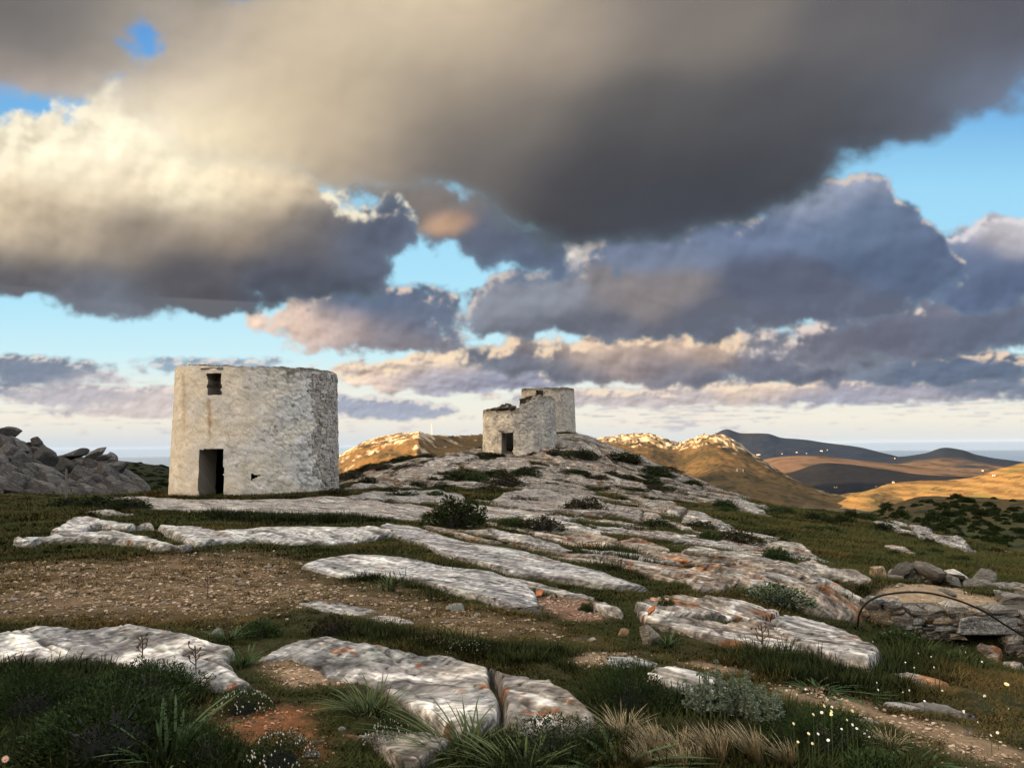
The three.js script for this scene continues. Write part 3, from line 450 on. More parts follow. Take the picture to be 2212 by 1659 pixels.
// ------------------------------------------------------------------ stones cut by planes, shared by walls, rims and boulders
const project = (p) => { const q = p.clone().sub(EYE).applyQuaternion(camQi); return { u: 1106 + q.x / -q.z * FOC, v: 829.5 - q.y / -q.z * FOC, d: -q.z }; };
function blockGeometry(seed, round = 0.3) {      // about a unit box, worn at its edges
  const r = rng(seed), g = new THREE.BoxGeometry(1, 1, 1, 2, 2, 2), p = g.attributes.position, key = new Map();
  for (let i = 0; i < p.count; i++) {
    const x = p.getX(i), y = p.getY(i), z = p.getZ(i), k = `${x},${y},${z}`;
    if (!key.has(k)) key.set(k, [(r() - 0.5) * 0.17, (r() - 0.5) * 0.17, (r() - 0.5) * 0.17]);
    const j = key.get(k), l = Math.hypot(x, y, z) || 1, f = 1 - round * clamp((l - 0.5) / 0.37, 0, 1) * 0.55;
    p.setXYZ(i, x * f + j[0], y * f + j[1], z * f + j[2]);
  }
  g.deleteAttribute('uv'); g.deleteAttribute('normal');
  const m = toCreasedNormals(mergeVertices(g, 1e-3), 0.7), q = m.attributes.position, uv = [];
  for (let i = 0; i < q.count; i++) uv.push(q.getX(i) * 0.3 + q.getZ(i) * 0.3 + seed * 0.13, q.getY(i) * 0.2 + q.getZ(i) * 0.1 + seed * 0.37);
  m.setAttribute('uv', new THREE.Float32BufferAttribute(uv, 2)); return m;
}
const BLOCKS = [1, 2, 3, 4, 5, 6].map((s) => blockGeometry(s));
const stoneMats = (list) => list.map((c) => mat({ color: new THREE.Color().setRGB(...c), map: rockMap, bumpMap: rockBump, bumpScale: 0.03, roughness: 0.95 }));
const SM = {
  white: stoneMats([[0.66, 0.62, 0.58], [0.56, 0.53, 0.5], [0.48, 0.455, 0.43], [0.6, 0.56, 0.5]]),
  grey: stoneMats([[0.27, 0.255, 0.235], [0.34, 0.315, 0.28], [0.21, 0.2, 0.185], [0.3, 0.25, 0.19], [0.24, 0.25, 0.25]]),
  dark: stoneMats([[0.15, 0.142, 0.13], [0.2, 0.185, 0.165], [0.115, 0.11, 0.1]]),
};
function stone(parent, name, r, p, size, turn, mats) {
  const m = new THREE.Mesh(BLOCKS[Math.floor(r() * BLOCKS.length)], mats[Math.floor(r() * mats.length)]);
  m.position.copy(p); m.scale.set(...size); m.rotation.set(...turn); return put(m, name, parent);
}

// ------------------------------------------------------------------ round mill towers
function mill({ name, label, u, d, y0, r0, r1, thick, cell, top, hole, color, rough, inside = [0.075, 0.066, 0.056], recess, seed, floorAt, show, rim = 110, rimSize = 1 }) {
  const c = at(u, 900, d), root = new THREE.Group(); root.position.set(c.x, y0, c.z); put(root, name); tag(root, label, 'windmill');
  const H = 7.5, NT = Math.round(2 * Math.PI * r0 / cell), face = Math.atan2(EYE.x - c.x, EYE.z - c.z);
  const dirOf = (t) => [Math.sin(face + t), Math.cos(face + t)];   // t: 0 faces the camera, right of it positive
  const hMax = []; let hTop = 0;
  const outer = (t, y) => { const [sx, sz] = dirOf(t), R = lerp(r0, r1, y / 5); return new THREE.Vector3(c.x + sx * R, y0 + y, c.z + sz * R); };
  for (let j = 0; j <= NT; j++) { const t = j / NT * 2 * Math.PI - Math.PI; hMax.push(top(t, (y) => project(outer(t, y)))); hTop = Math.max(hTop, hMax[j]); }
  hMax[NT] = hMax[0];
  const NY = Math.round(hTop / cell), sunk = -0.35, ok = new Uint8Array(NT * NY), P = [], I = [], col = [], uvs = [], icol = [];
  const key = (i, j) => i * (NT + 1) + j;
  for (let i = 0; i <= NY; i++) for (let j = 0; j <= NT; j++) {
    const t = j / NT * 2 * Math.PI - Math.PI, tj = j === NT ? -Math.PI : t, y = sunk + (hMax[j] - sunk) * i / NY, [sx, sz] = dirOf(tj), q = outer(tj, y), pr = project(q);
    const rb = rubble(tj * r0, y), bare = show ? show(tj, y) : 1, dv = rough(q.x * 1, q.y, q.z) - 0.03 * bare * rb[0] + 0.014 * bare * rb[1] - (recess ? recess(tj, y, pr) : 0), R = lerp(r0, r1, y / 5) + dv, Ri = lerp(r0, r1, y / 5) - thick + 0.03 * fbm3(q.x * 2, q.y * 2, q.z * 2, 2);
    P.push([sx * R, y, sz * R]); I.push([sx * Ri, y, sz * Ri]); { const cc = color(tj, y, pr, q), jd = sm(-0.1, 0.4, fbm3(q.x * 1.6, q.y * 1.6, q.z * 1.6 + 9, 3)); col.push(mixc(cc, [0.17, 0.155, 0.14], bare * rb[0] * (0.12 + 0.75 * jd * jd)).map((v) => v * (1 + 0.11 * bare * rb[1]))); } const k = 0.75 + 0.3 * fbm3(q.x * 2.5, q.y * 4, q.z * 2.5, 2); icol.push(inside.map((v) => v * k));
    uvs.push([(t * r0) / 2.6, y / 2.6]);
    if (i < NY && j < NT) { const tm = t + Math.PI / NT, ym = y + (hMax[j] - sunk) / NY / 2, pm = outer(tm, ym), front = Math.cos(tm) > 0.05; ok[i * NT + j] = front && hole(project(pm), pm, ym, tm) ? 0 : 1; }
  }
  const pos = [], cl = [], uv = [], idx = []; let nv = 0;
  const vert = (p, cc, w) => { pos.push(...p); cl.push(...cc); uv.push(...w); return nv++; };
  const quad = (a, b, e, f) => idx.push(a, b, e, b, f, e);
  const ov = new Int32Array(P.length), iv = new Int32Array(P.length);
  for (let k = 0; k < P.length; k++) ov[k] = vert(P[k], col[k], uvs[k]);
  for (let k = 0; k < P.length; k++) iv[k] = vert(I[k], icol[k], uvs[k]);
  const K = (i, j) => key(i, ((j % NT) + NT) % NT);
  for (let i = 0; i < NY; i++) for (let j = 0; j < NT; j++) {
    if (!ok[i * NT + j]) continue;
    const a = key(i, j), b = key(i, j + 1), e = key(i + 1, j), f = key(i + 1, j + 1);
    quad(ov[a], ov[b], ov[e], ov[f]); quad(iv[b], iv[a], iv[f], iv[e]);
    const side = (k1, k2, cc) => { const w = [vert(P[k1], cc, uvs[k1]), vert(P[k2], cc, uvs[k2]), vert(I[k1], cc, [uvs[k1][0], uvs[k1][1] + 0.3]), vert(I[k2], cc, [uvs[k2][0], uvs[k2][1] + 0.3])]; quad(w[0], w[1], w[2], w[3]); };
    const jamb = [0.26, 0.235, 0.2];
    if (i === NY - 1) side(e, f, [0.2, 0.185, 0.165]); else if (!ok[(i + 1) * NT + j]) side(e, f, jamb);
    if (i > 0 && !ok[(i - 1) * NT + j]) side(b, a, jamb);
    if (!ok[i * NT + (j + 1) % NT]) side(f, b, jamb);
    if (!ok[i * NT + (j - 1 + NT) % NT]) side(a, e, jamb);
  }
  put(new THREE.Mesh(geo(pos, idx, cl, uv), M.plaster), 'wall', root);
  if (floorAt) { const g = new THREE.CylinderGeometry(r1 - thick - 0.02, r1 - thick - 0.02, 0.22, 48); const f = new THREE.Mesh(g, mat({ color: new THREE.Color().setRGB(0.08, 0.065, 0.05) })); f.position.y = floorAt; put(f, 'upper_floor', root); }
  const r = rng(seed);
  // rubble along the broken rim
  for (let k = 0; k < rim; k++) {
    const t = (r() * 2 - 1) * Math.PI, j = Math.floor((t + Math.PI) / (2 * Math.PI) * NT), h = hMax[j], w = (0.2 + r() * 0.3) * rimSize, [sx, sz] = dirOf(t), R = lerp(r0, r1, h / 5) - 0.16 - r() * (thick - 0.3);
    stone(root, 'rim_stone', r, new THREE.Vector3(sx * R, h + 0.02 * r(), sz * R), [w, (0.05 + 0.07 * r()) * rimSize, 0.18 + 0.12 * r()], [(r() - 0.5) * 0.25, face + t + (r() - 0.5) * 0.7, (r() - 0.5) * 0.25], r() < 0.5 ? SM.white : SM.grey);
  }
  return { root, c, dirOf, outer, hMax, face, r0, r1, y0, NT };
}
// rubble courses that show through worn plaster: depth of the joint there, and a tone of each stone
function rubble(s, y, k = 1) {
  const sx = s / (0.3 * k) + 0.25 * n2(s * 1.3, y * 2), sy = y / (0.17 * k) + 0.3 * n2(s * 1.1, y * 1.4 + 5), X = Math.floor(sx), Y = Math.floor(sy); let f1 = 9, f2 = 9, id = 0;
  for (let j = -1; j <= 1; j++) for (let i = -1; i <= 1; i++) {
    const h = PERM[((X + i) & 255) + PERM[(Y + j) & 255]], h2 = PERM[h + 131], cx = X + i + 0.12 + 0.76 * h / 255, cy = Y + j + 0.15 + 0.7 * h2 / 255, d = Math.hypot(sx - cx, sy - cy);
    if (d < f1) { f2 = f1; f1 = d; id = h; } else if (d < f2) f2 = d;
  }
  return [sm(0.2, 0.03, f2 - f1), id / 127.5 - 1];
}
const lumps = (f, a) => (x, y, z) => a * (fbm3(x * f, y * f, z * f, 3) + 0.5 * Math.abs(n3(x * f * 2.6, y * f * 3.6, z * f * 2.6)));
const CREAM = [0.84, 0.78, 0.68], GREYW = [0.74, 0.73, 0.715], OCHRE = [0.42, 0.27, 0.12], MOSS = [0.15, 0.135, 0.095];
const gaus = (x, s) => Math.exp(-x * x / (s * s));
const ragged = (q, f, a) => a * (n3(q.x * f, q.y * f * 1.6, q.z * f) + 0.5 * n3(q.x * f * 3, q.y * f * 4, q.z * f * 3));
{
  const m = mill({
    name: 'windmill_tower', label: 'large whitewashed round stone mill without a roof, standing alone on the flat rock', u: 555, d: 29.6, y0: 0.02, r0: 2.97, r1: 2.84, thick: 0.85, cell: 0.042, seed: 21, floorAt: 2.75, show: (t, y) => 0.12 + 0.85 * sm(-0.5, 0.6, t + 0.5 * fbm(t * 3, y * 0.9, 3)) * (0.6 + 0.4 * sm(-0.3, 0.3, fbm(t * 4 + 5, y * 1.1, 3))),
    top: (t, pr) => { const p = pr(4.4); return 4.42 + 0.03 * fbm(t * 9, 2, 3) + (Math.cos(t) > 0 ? 0.1 * sm(470, 390, p.u) - 0.04 * gaus(p.u - 560, 120) + 0.03 * sm(640, 720, p.u) : 0.05 * Math.sin(t * 3)); },
    hole: (p, q, y) => {
      const e = ragged(q, 2.2, 2.2);
      if (p.u > 430 - (p.v - 970) * 0.03 + e * 0.4 && p.u < 482 + e && p.v > 970 + e * 0.4) return true;
      if (p.u > 447 + e && p.u < 478 + e * 1.4 && p.v > 807 + e * 0.3 && p.v < 854 + e) return true;
      if (Math.abs(p.u - 552) < 12 && p.v > 1024 + Math.abs(p.u - 545) * 0.2 && p.v < 1037 - (p.u - 540) * 0.55 + 2 && p.u > 541) return true;
      return p.u > 703 && p.u < 719 && Math.abs(p.v - 829 - (p.u - 711) * 0.5) < 4.5 + e;
    },
    rough: (x, y, z) => 0.4 * lumps(2.1, 0.04)(x, y, z) + 0.7 * lumps(4.6, 0.028)(x, y, z),
    recess: (t, y) => 0.04 * sm(0.62, 0.82, t + 0.16 * fbm(t * 5, y * 1.2, 3) - 0.12 * sm(2, 0.4, y)) * (1 - sm(1.75, 2.1, t)),
    color: (t, y, p, q) => {
      const n = fbm3(q.x * 1.1, q.y * 1.1, q.z * 1.1, 4), f = fbm3(q.x * 5, q.y * 5, q.z * 5, 3);
      let c = mixc(CREAM, GREYW, sm(-0.25, 0.5, n + 0.35 * sm(-0.6, 0.7, t) - 0.25 * sm(1.2, 0, y)));  // left side creamier and lighter: warm side light put into the plaster tone
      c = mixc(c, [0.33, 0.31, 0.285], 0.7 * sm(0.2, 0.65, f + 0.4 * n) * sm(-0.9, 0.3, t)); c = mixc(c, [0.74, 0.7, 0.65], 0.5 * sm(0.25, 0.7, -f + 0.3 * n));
      const run = (u0, w, v0, v1) => gaus(p.u - u0 - 5 * n2(p.v / 26, 3), w * (0.7 + 0.5 * n2(p.v / 18, u0))) * sm(v0, v0 + 12, p.v) * sm(v1, v1 - 70, p.v);
      if (Math.cos(t) > 0) {
        c = mixc(c, OCHRE, 0.75 * run(452, 6, 856, 985)); c = mixc(c, OCHRE, 0.4 * run(470, 12, 880, 935)); c = mixc(c, [0.55, 0.42, 0.25], 0.5 * run(397, 6, 800, 960)); c = mixc(c, [0.3, 0.25, 0.19], 0.5 * run(622, 7, 795, 880));
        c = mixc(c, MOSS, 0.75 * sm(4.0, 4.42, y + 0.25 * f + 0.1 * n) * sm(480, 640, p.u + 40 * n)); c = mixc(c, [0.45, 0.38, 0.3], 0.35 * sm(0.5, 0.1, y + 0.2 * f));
      }
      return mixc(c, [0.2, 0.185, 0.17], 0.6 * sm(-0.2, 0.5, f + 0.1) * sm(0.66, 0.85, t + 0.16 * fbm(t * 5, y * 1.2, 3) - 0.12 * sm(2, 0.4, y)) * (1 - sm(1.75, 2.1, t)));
    },
  });
  // bare masonry on the right flank, where the plaster has come off: every stone by itself
  const r = rng(5); let n = 0;
  for (let y = -0.05; y < 4.28;) {
    const h = 0.1 + r() * 0.13;
    for (let t = 0.6 + 0.1 * r(); t < 1.75;) {
      const w = (0.14 + r() * 0.36) * (r() < 0.2 ? 0.6 : 1), kh = 0.8 + 0.5 * r(), dt = w / 2.92, tm = t + dt / 2, edge = tm + 0.16 * fbm(tm * 5, y * 1.2, 3) - 0.12 * sm(2, 0.4, y);
      if (edge > 0.6 + 0.5 * r() * r() * r() + 0.25 * n3(tm * 4, y * 1.5, 1) && n < 298) {
        const [sx, sz] = m.dirOf(tm), R = lerp(m.r0, m.r1, y / 5) - lerp(0.12, 0.078, sm(0.55, 1.0, edge)) + 0.022 * r(), gap = r() < 0.14 ? 0.03 : 0;
        stone(m.root, 'stone', r, new THREE.Vector3(sx * R, y + h / 2 + (r() - 0.5) * 0.06, sz * R), [w * 1.2 - gap, h * 1.22 * kh - gap, 0.2], [(r() - 0.5) * 0.16, m.face + tm + (r() - 0.5) * 0.16, (r() - 0.5) * 0.34], SM.white); n++;
      }
      t += dt;
    }
    y += h;
  }
  const lint = (v, w, y, h, z, mats, nm) => { const q = m.dirOf(v); stone(m.root, nm, r, new THREE.Vector3(q[0] * (m.r1 - z), y, q[1] * (m.r1 - z)), [w, h, 0.5], [0, m.face + v, 0.02], mats); };
  const tw = Math.asin((462 - 555) / 178); lint(tw, 0.85, 4.34, 0.09, 0.2, SM.grey, 'lintel'); 
}
{
  const m = mill({
    name: 'ruined_windmill', label: 'half collapsed white round mill with a stepped broken rim and dark doorway, on the ridge', u: 1122, d: 64, y0: 0.85, r0: 2.97, r1: 2.9, thick: 0.8, cell: 0.065, seed: 33,
    top: (t, pr) => {
      const p = pr(4), k = 64 / FOC, nz = 0.07 * fbm(t * 7, 5, 3); if (Math.cos(t) < 0) return 3.75 + 0.5 * gaus(t - 2.6, 0.5) + nz + 0.35 * sm(1.6, 2.2, t) * 2 + 0.45 * gaus(t + 2.7, 0.35);
      const v = p.u < 1108 ? lerp(888, 889, sm(1042, 1108, p.u)) - 2 * gaus(p.u - 1095, 8) : p.u < 1165 ? lerp(888, 857, (p.u - 1108) / 57) : 857 + 6 * sm(1188, 1200, p.u);
      return (964 - v) * (61.3 + (1 - Math.cos(t)) * 2.6) / FOC + 1.65 - 0.85 + nz;
    },
    hole: (p, q) => { const e = ragged(q, 1.5, 1.3); return p.u > 1083.5 + e && p.u < 1108.5 + e && p.v > 930 + e * 0.2; },
    rough: (x, y, z) => lumps(3.2, 0.05)(x, y, z) * 0.7,
    color: (t, y, p, q) => {
      const n = fbm3(q.x * 1.1, q.y * 1.1, q.z * 1.1, 3), f = fbm3(q.x * 4, q.y * 5, q.z * 4, 3);
      let c = mixc(CREAM, [0.5, 0.48, 0.455], sm(-0.3, 0.5, n + 0.4 * sm(-0.5, 0.8, t))); c = mixc(c, [0.3, 0.28, 0.26], 0.75 * sm(0.2, 0.7, f + 0.25 * sm(0.1, 1.2, t)));
      c = mixc(c, MOSS, 0.7 * sm(0.55, 0.05, (t > 0 ? 4.75 : 3.65) - y + 0.3 * n));
      return c;
    },
  });
  const r = rng(6), place = (pu, y, w, h, nm, mats, dep = 0.5, out = 0.1) => { const t = Math.asin(clamp((pu - 1122) / 80, -1, 1)), q = m.dirOf(t); stone(m.root, nm, r, new THREE.Vector3(q[0] * (m.r0 - out), y, q[1] * (m.r0 - out)), [w, h, dep], [0, m.face + t, 0], mats); };
  place(1094, 2.02, 1.28, 0.42, 'lintel', SM.white.slice(0, 1), 0.6, 0.2);
  for (let k = 0; k < 46; k++) { const pu = 1046 + r() * 66, t = Math.asin((pu - 1122) / 80), q = m.dirOf(t), inn = 0.1 + r() * 0.75; stone(m.root, 'rim_stone', r, new THREE.Vector3(q[0] * (m.r0 - inn), 3.62 + 0.32 * gaus(pu - 1094, 22) * r() + 0.1 * r(), q[1] * (m.r0 - inn)), [0.25 + r() * 0.4, 0.07 + r() * 0.13, 0.3], [(r() - 0.5) * 0.5, m.face + t + r() * 2 - 1, (r() - 0.5) * 0.6], r() < 0.4 ? SM.grey : SM.dark); }
}
mill({
  name: 'windmill_tower', label: 'tall slim white round mill on the summit, partly hidden behind the ruined mill', u: 1184, d: 88, y0: 2.2, r0: 3.06, r1: 2.93, thick: 0.8, cell: 0.085, seed: 44,
  top: (t, pr) => { const p = pr(5); const v = Math.cos(t) > 0 ? 838 + 7 * sm(1160, 1126, p.u) + 3 * sm(1225, 1240, p.u) + 2 * gaus(p.u - 1164, 8) : 840; return (963.3 - v) * (85.2 + (1 - Math.cos(t)) * 2.6) / FOC + 1.65 - 2.2 + 0.06 * fbm(t * 8, 1, 3); },
  hole: (p, q) => { const e = ragged(q, 1.3, 0.8); return p.u > 1157.5 + e && p.u < 1173 + e && p.v > 843.5 && p.v < 858 + e; },
  rough: (x, y, z) => lumps(2.4, 0.05)(x, y, z) * 0.6,
  color: (t, y, p, q) => {
    const n = fbm3(q.x * 0.9, q.y * 0.9, q.z * 0.9, 3), f = fbm3(q.x * 3.4, q.y * 4, q.z * 3.4, 3);
    let c = mixc([0.62, 0.56, 0.49], [0.5, 0.475, 0.44], sm(-0.3, 0.5, n)); c = mixc(c, [0.3, 0.27, 0.24], 0.8 * sm(0.35, 0.75, f)); return mixc(c, MOSS, 0.7 * sm(0.5, 0.1, 5.65 - y + 0.2 * n));
  },
});
// ------------------------------------------------------------------ slabs of bedrock
const SX = 0.72, SZ = 0.69;                       // the strike of the rock: from far left to near right
const LICHEN = [0.3, 0.095, 0.012], VEIN = [0.8, 0.78, 0.75];
let q9 = 0; const slabs = [];                                 // outlines, kept so that grass stays off the rock
function slab(name, label, pts, o = {}) {
  const { base = [0.36, 0.34, 0.315], warm = 0.3, lichen = 0.15, vein = 0.3, speck = 0.4, rough = 1, h: hAll, sink = 0, group, category = 'rock', cellK = 1, turn = 0, crackK = 1, front = 0.42 } = o;
  const vm = (u) => { let lo = 1e9, hi = -1e9; for (let i = 0, j = pts.length - 1; i < pts.length; j = i++) { const [ua, va] = pts[j], [ub, vb] = pts[i]; if (Math.min(ua, ub) <= u && u <= Math.max(ua, ub)) { const v = Math.abs(ub - ua) < 1e-6 ? vb : va + (vb - va) * (u - ua) / (ub - ua); lo = Math.min(lo, v); hi = Math.max(hi, v); } } return [lo, hi]; };
  const H = pts.map((p) => { const k = 0.78 * (p[2] ?? hAll ?? 0.2); if (p[3]) return k; const [lo, hi] = vm(p[0]), f = clamp((p[1] - lo) / Math.max(1, hi - lo), 0, 1); return hi - lo < 2 ? k * 0.45 : k * lerp(0.62, front, f); }), W = pts.map(([u, v], i) => onGround(u, v, H[i])), P = W.map((p) => [p.x, p.z]), b = boxed(P);
  const cx = (b.x0 + b.x1) / 2, cz = (b.z0 + b.z1) / 2, dist = Math.hypot(cx, cz), cell = clamp(dist * 0.0036, 0.014, 0.3) * cellK * (dist < 9 ? 0.72 : 1), hm = Math.max(...H), e = clamp(0.34 * hm + 0.025, 0.045, 0.4);
  slabs.push({ ...b, reach: e * 0.4 });
  const ca = Math.cos(turn), sa = Math.sin(turn), ax = SX * ca - SZ * sa, az = SX * sa + SZ * ca;
  const ci = ([x, z]) => [(x - cx) * ax + (z - cz) * az, -(x - cx) * az + (z - cz) * ax];
  let a0 = 1e9, a1 = -1e9, c0 = 1e9, c1 = -1e9; for (const p of P) { const [a, c] = ci(p); a0 = Math.min(a0, a); a1 = Math.max(a1, a); c0 = Math.min(c0, c); c1 = Math.max(c1, c); }
  const pad = e + cell; a0 -= pad; a1 += pad; c0 -= pad; c1 += pad;
  let na = Math.ceil((a1 - a0) / cell), nc = Math.ceil((c1 - c0) / cell); const f = Math.max(1, Math.sqrt(na * nc / (dist < 9 ? 90000 : 36000))); na = Math.ceil(na / f); nc = Math.ceil(nc / f);
  let Ar = 0, Pm = 0; for (let i = 0, j = P.length - 1; i < P.length; j = i++) { Ar += (P[j][0] * P[i][1] - P[i][0] * P[j][1]) / 2; Pm += Math.hypot(P[i][0] - P[j][0], P[i][1] - P[j][1]); } const wide = 2 * Math.abs(Ar) / Pm;
  const seed = (slabs.length * 7.31) % 97, size = Math.sqrt(Math.max(0.05, (b.x1 - b.x0) * (b.z1 - b.z0))), wob = Math.min(dist > 25 ? 0.22 : 0.1, wide * 0.14);
  const pos = [], col = [], uv = [], idx = [], keep = new Int32Array((na + 1) * (nc + 1)).fill(-1);
  const g0 = groundY(cx, cz);
  for (let i = 0; i <= nc; i++) for (let j = 0; j <= na; j++) {
    const a = lerp(a0, a1, j / na), c = lerp(c0, c1, i / nc), x = cx + a * ax - c * az, z = cz + a * az + c * ax;
    const sd0 = sdPoly(P, x, z); if (sd0 < -pad) continue;
    const sd = sd0 + wob * (0.85 * fbm(x / (wob * 16) + seed, z / (wob * 16), 3) + 0.12 * n2(a / (wob * 8) + seed, c / (wob * 5)));
    let hw = 0, ww = 0; for (let k = 0; k < P.length; k++) { const w = 1 / ((x - P[k][0]) ** 2 + (z - P[k][1]) ** 2 + size * size * 0.012); hw += w * H[k]; ww += w; }
    let h = hw / ww;
    // layers that come up along the strike, one behind the other, and the cracks between them
    const lay = Math.max(0.16, dist * 0.013), wide2 = lay * 2.2, q = c / wide2 + 1.6 * fbm(a / (wide2 * 5) + seed, c / (wide2 * 2.5), 2), fq = q - Math.floor(q), step = (fq * 0.9 - sm(0.82, 1, fq)) * sm(-0.3, 0.3, n2(a * 0.6 / wide2 + seed, c / wide2 * 0.5));
    // thin plates that have flaked off, one over the other
    const pk = (0.55 * fbm(a * 0.55 / Math.max(1, lay * 4) + seed * 1.7, c * 1.5 / Math.max(1, lay * 4), 4) + 0.1 * n2(a * 3 + seed, c * 9)) * 7, pf0 = Math.floor(pk), plate = pf0 + sm(0.86, 1, pk - pf0), edgeLine = sm(0.8, 0.9, pk - pf0) * sm(1, 0.96, pk - pf0);
    const big = fbm(x * 0.55 + seed, z * 0.55, 4), fine = fbm(a * 1.6 + seed, c * 7, 3);
    const ck = Math.abs(n2(a * 0.4 / Math.max(1, lay * 3) + seed * 2, c / (lay * 2) + 0.6 * n2(a, c + seed))), ck2 = Math.abs(n2(a * 1.1 + seed, c * 0.8 + 0.4 * n2(a * 2, c * 2) + 7)), crack = Math.max(sm(0.06, 0.01, ck) * sm(-0.25, 0.25, n2(a * 0.5, c * 2 + seed)), 0.8 * sm(0.022, 0.0, ck2) * sm(0, 0.3, n2(a * 0.7 + 4, c * 0.7 + seed))) * crackK;
    h += rough * (Math.min(0.5, hm * 0.6 + 0.04) * 0.2 * big * Math.min(1, wide * 1.4) + 0.2 * lay * step * Math.min(1, hm * 4) + 0.017 * Math.max(1, lay * 3) * plate * Math.min(1, hm * 6) + 0.013 * fine - 0.05 * Math.min(1, hm * 5) * crack);
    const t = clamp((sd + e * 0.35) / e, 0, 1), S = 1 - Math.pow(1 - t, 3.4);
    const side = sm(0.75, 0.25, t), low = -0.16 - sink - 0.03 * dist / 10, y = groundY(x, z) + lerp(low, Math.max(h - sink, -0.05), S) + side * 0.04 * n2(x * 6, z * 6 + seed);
    keep[i * (na + 1) + j] = pos.length / 3; pos.push(x - cx, y - g0, z - cz); uv.push((a + y * 0.4) / 3.4 + seed, (c + y * 2.4) / 3.4 + seed * 0.37);
    // colour
    const ch = c + 2.4 * (y - groundY(x, z)); const m = fbm(x * 0.9 + seed, z * 0.9 + 2, 4), m2 = fbm(a * 0.9 + 31, ch * 3.4 + seed, 3), li = fbm(x * 1.5 + seed + 50, z * 1.5, 4), sp = n2(x * 14 + seed, z * 14);
    const st = fbm(a * 0.8 + seed + 9, ch * 11, 3), st2 = fbm(a * 3 + seed, ch * 26, 2);
    let k = base.map((v) => v * [0.98, 1.03, 1.09][q9++ % 3] * (1 + 0.2 * m2 + 0.2 * m + 0.26 * st + 0.16 * st2));
    k = mixc(k, [0.27, 0.205, 0.15], warm * sm(-0.2, 0.5, m)); k = mixc(k, [0.15, 0.145, 0.145], 0.6 * sm(0.05, 0.5, -m2 + 0.3 * m));
    if (speck) k = mixc(k, VEIN, speck * sm(0.55, 0.85, sp + 0.35 * m2));
    const vn = Math.abs(n2(a * 0.35 + seed * 3, ch * 1.5 + 0.7 * n2(a * 0.7, c + seed) + seed)), vn2 = Math.abs(n2(a * 0.55 + seed, ch * 3.1 + 0.5 * n2(a * 1.2 + 8, c * 2)));
    k = mixc(k, VEIN, Math.min(1, vein * (sm(0.1, 0.03, vn) * sm(-0.35, 0.15, m + 0.5 * (vein - 0.3)) + 0.6 * sm(0.08, 0.02, vn2) * sm(-0.2, 0.2, -m))));
    if (lichen) { const L = sm(0.4, 0.5, li + 0.4 * n2(x * 9 + 3, z * 9) + (lichen - 0.3) * 0.75 + 0.12 * side); k = mixc(k, [LICHEN[0] * (1 + 0.3 * sp), LICHEN[1] * (1 + 0.25 * m), LICHEN[2]], 0.95 * L * (0.65 + 0.35 * sm(-0.3, 0.3, n2(x * 22, z * 22)))); }
    k = mixc(k, [0.035, 0.032, 0.026], 0.9 * crack); k = mixc(k, [0.1, 0.092, 0.08], 0.55 * edgeLine); k = k.map((v) => v * (1 + 0.05 * (n2(pf0 * 3.7 + seed, 0.5) * 2))); k = mixc(k, [0.1, 0.09, 0.075], 0.75 * side * (0.75 + 0.5 * m)); k = mixc(k, [0.09, 0.085, 0.078], 0.7 * sm(0.3, 0.7, -st - 0.4 * st2)); k = mixc(k, [0.6, 0.585, 0.565], 0.36 * sm(0.4, 0.8, st + 0.5 * st2));  // side tone: dark lichen, with shade under the edges painted in
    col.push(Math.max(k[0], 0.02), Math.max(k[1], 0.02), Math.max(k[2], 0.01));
  }
  for (let i = 0; i < nc; i++) for (let j = 0; j < na; j++) { const p = i * (na + 1) + j, A = keep[p], B = keep[p + 1], C = keep[p + na + 1], D = keep[p + na + 2]; if (A < 0 || D < 0) { continue; } if (B >= 0 && C >= 0) idx.push(A, C, B, B, C, D); else if (B >= 0) idx.push(A, D, B); else if (C >= 0) idx.push(A, C, D); }
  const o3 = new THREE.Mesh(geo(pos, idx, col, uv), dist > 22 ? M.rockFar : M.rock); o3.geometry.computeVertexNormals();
  { const n = o3.geometry.attributes.normal; let up = 0; for (let i = 0; i < n.count; i++) up += n.getY(i); if (up < 0) { const ix = o3.geometry.index.array; for (let i = 0; i < ix.length; i += 3) { const t = ix[i]; ix[i] = ix[i + 1]; ix[i + 1] = t; } o3.geometry.computeVertexNormals(); } }
  o3.position.set(cx, g0, cz); tag(put(o3, name), label, category, group); return o3;
}
const hh = (h, ...p) => p.map(([u, v, k]) => [u, v, k ?? h]);
const PALEROCK = [0.41, 0.385, 0.355], WARMROCK = [0.34, 0.275, 0.215];
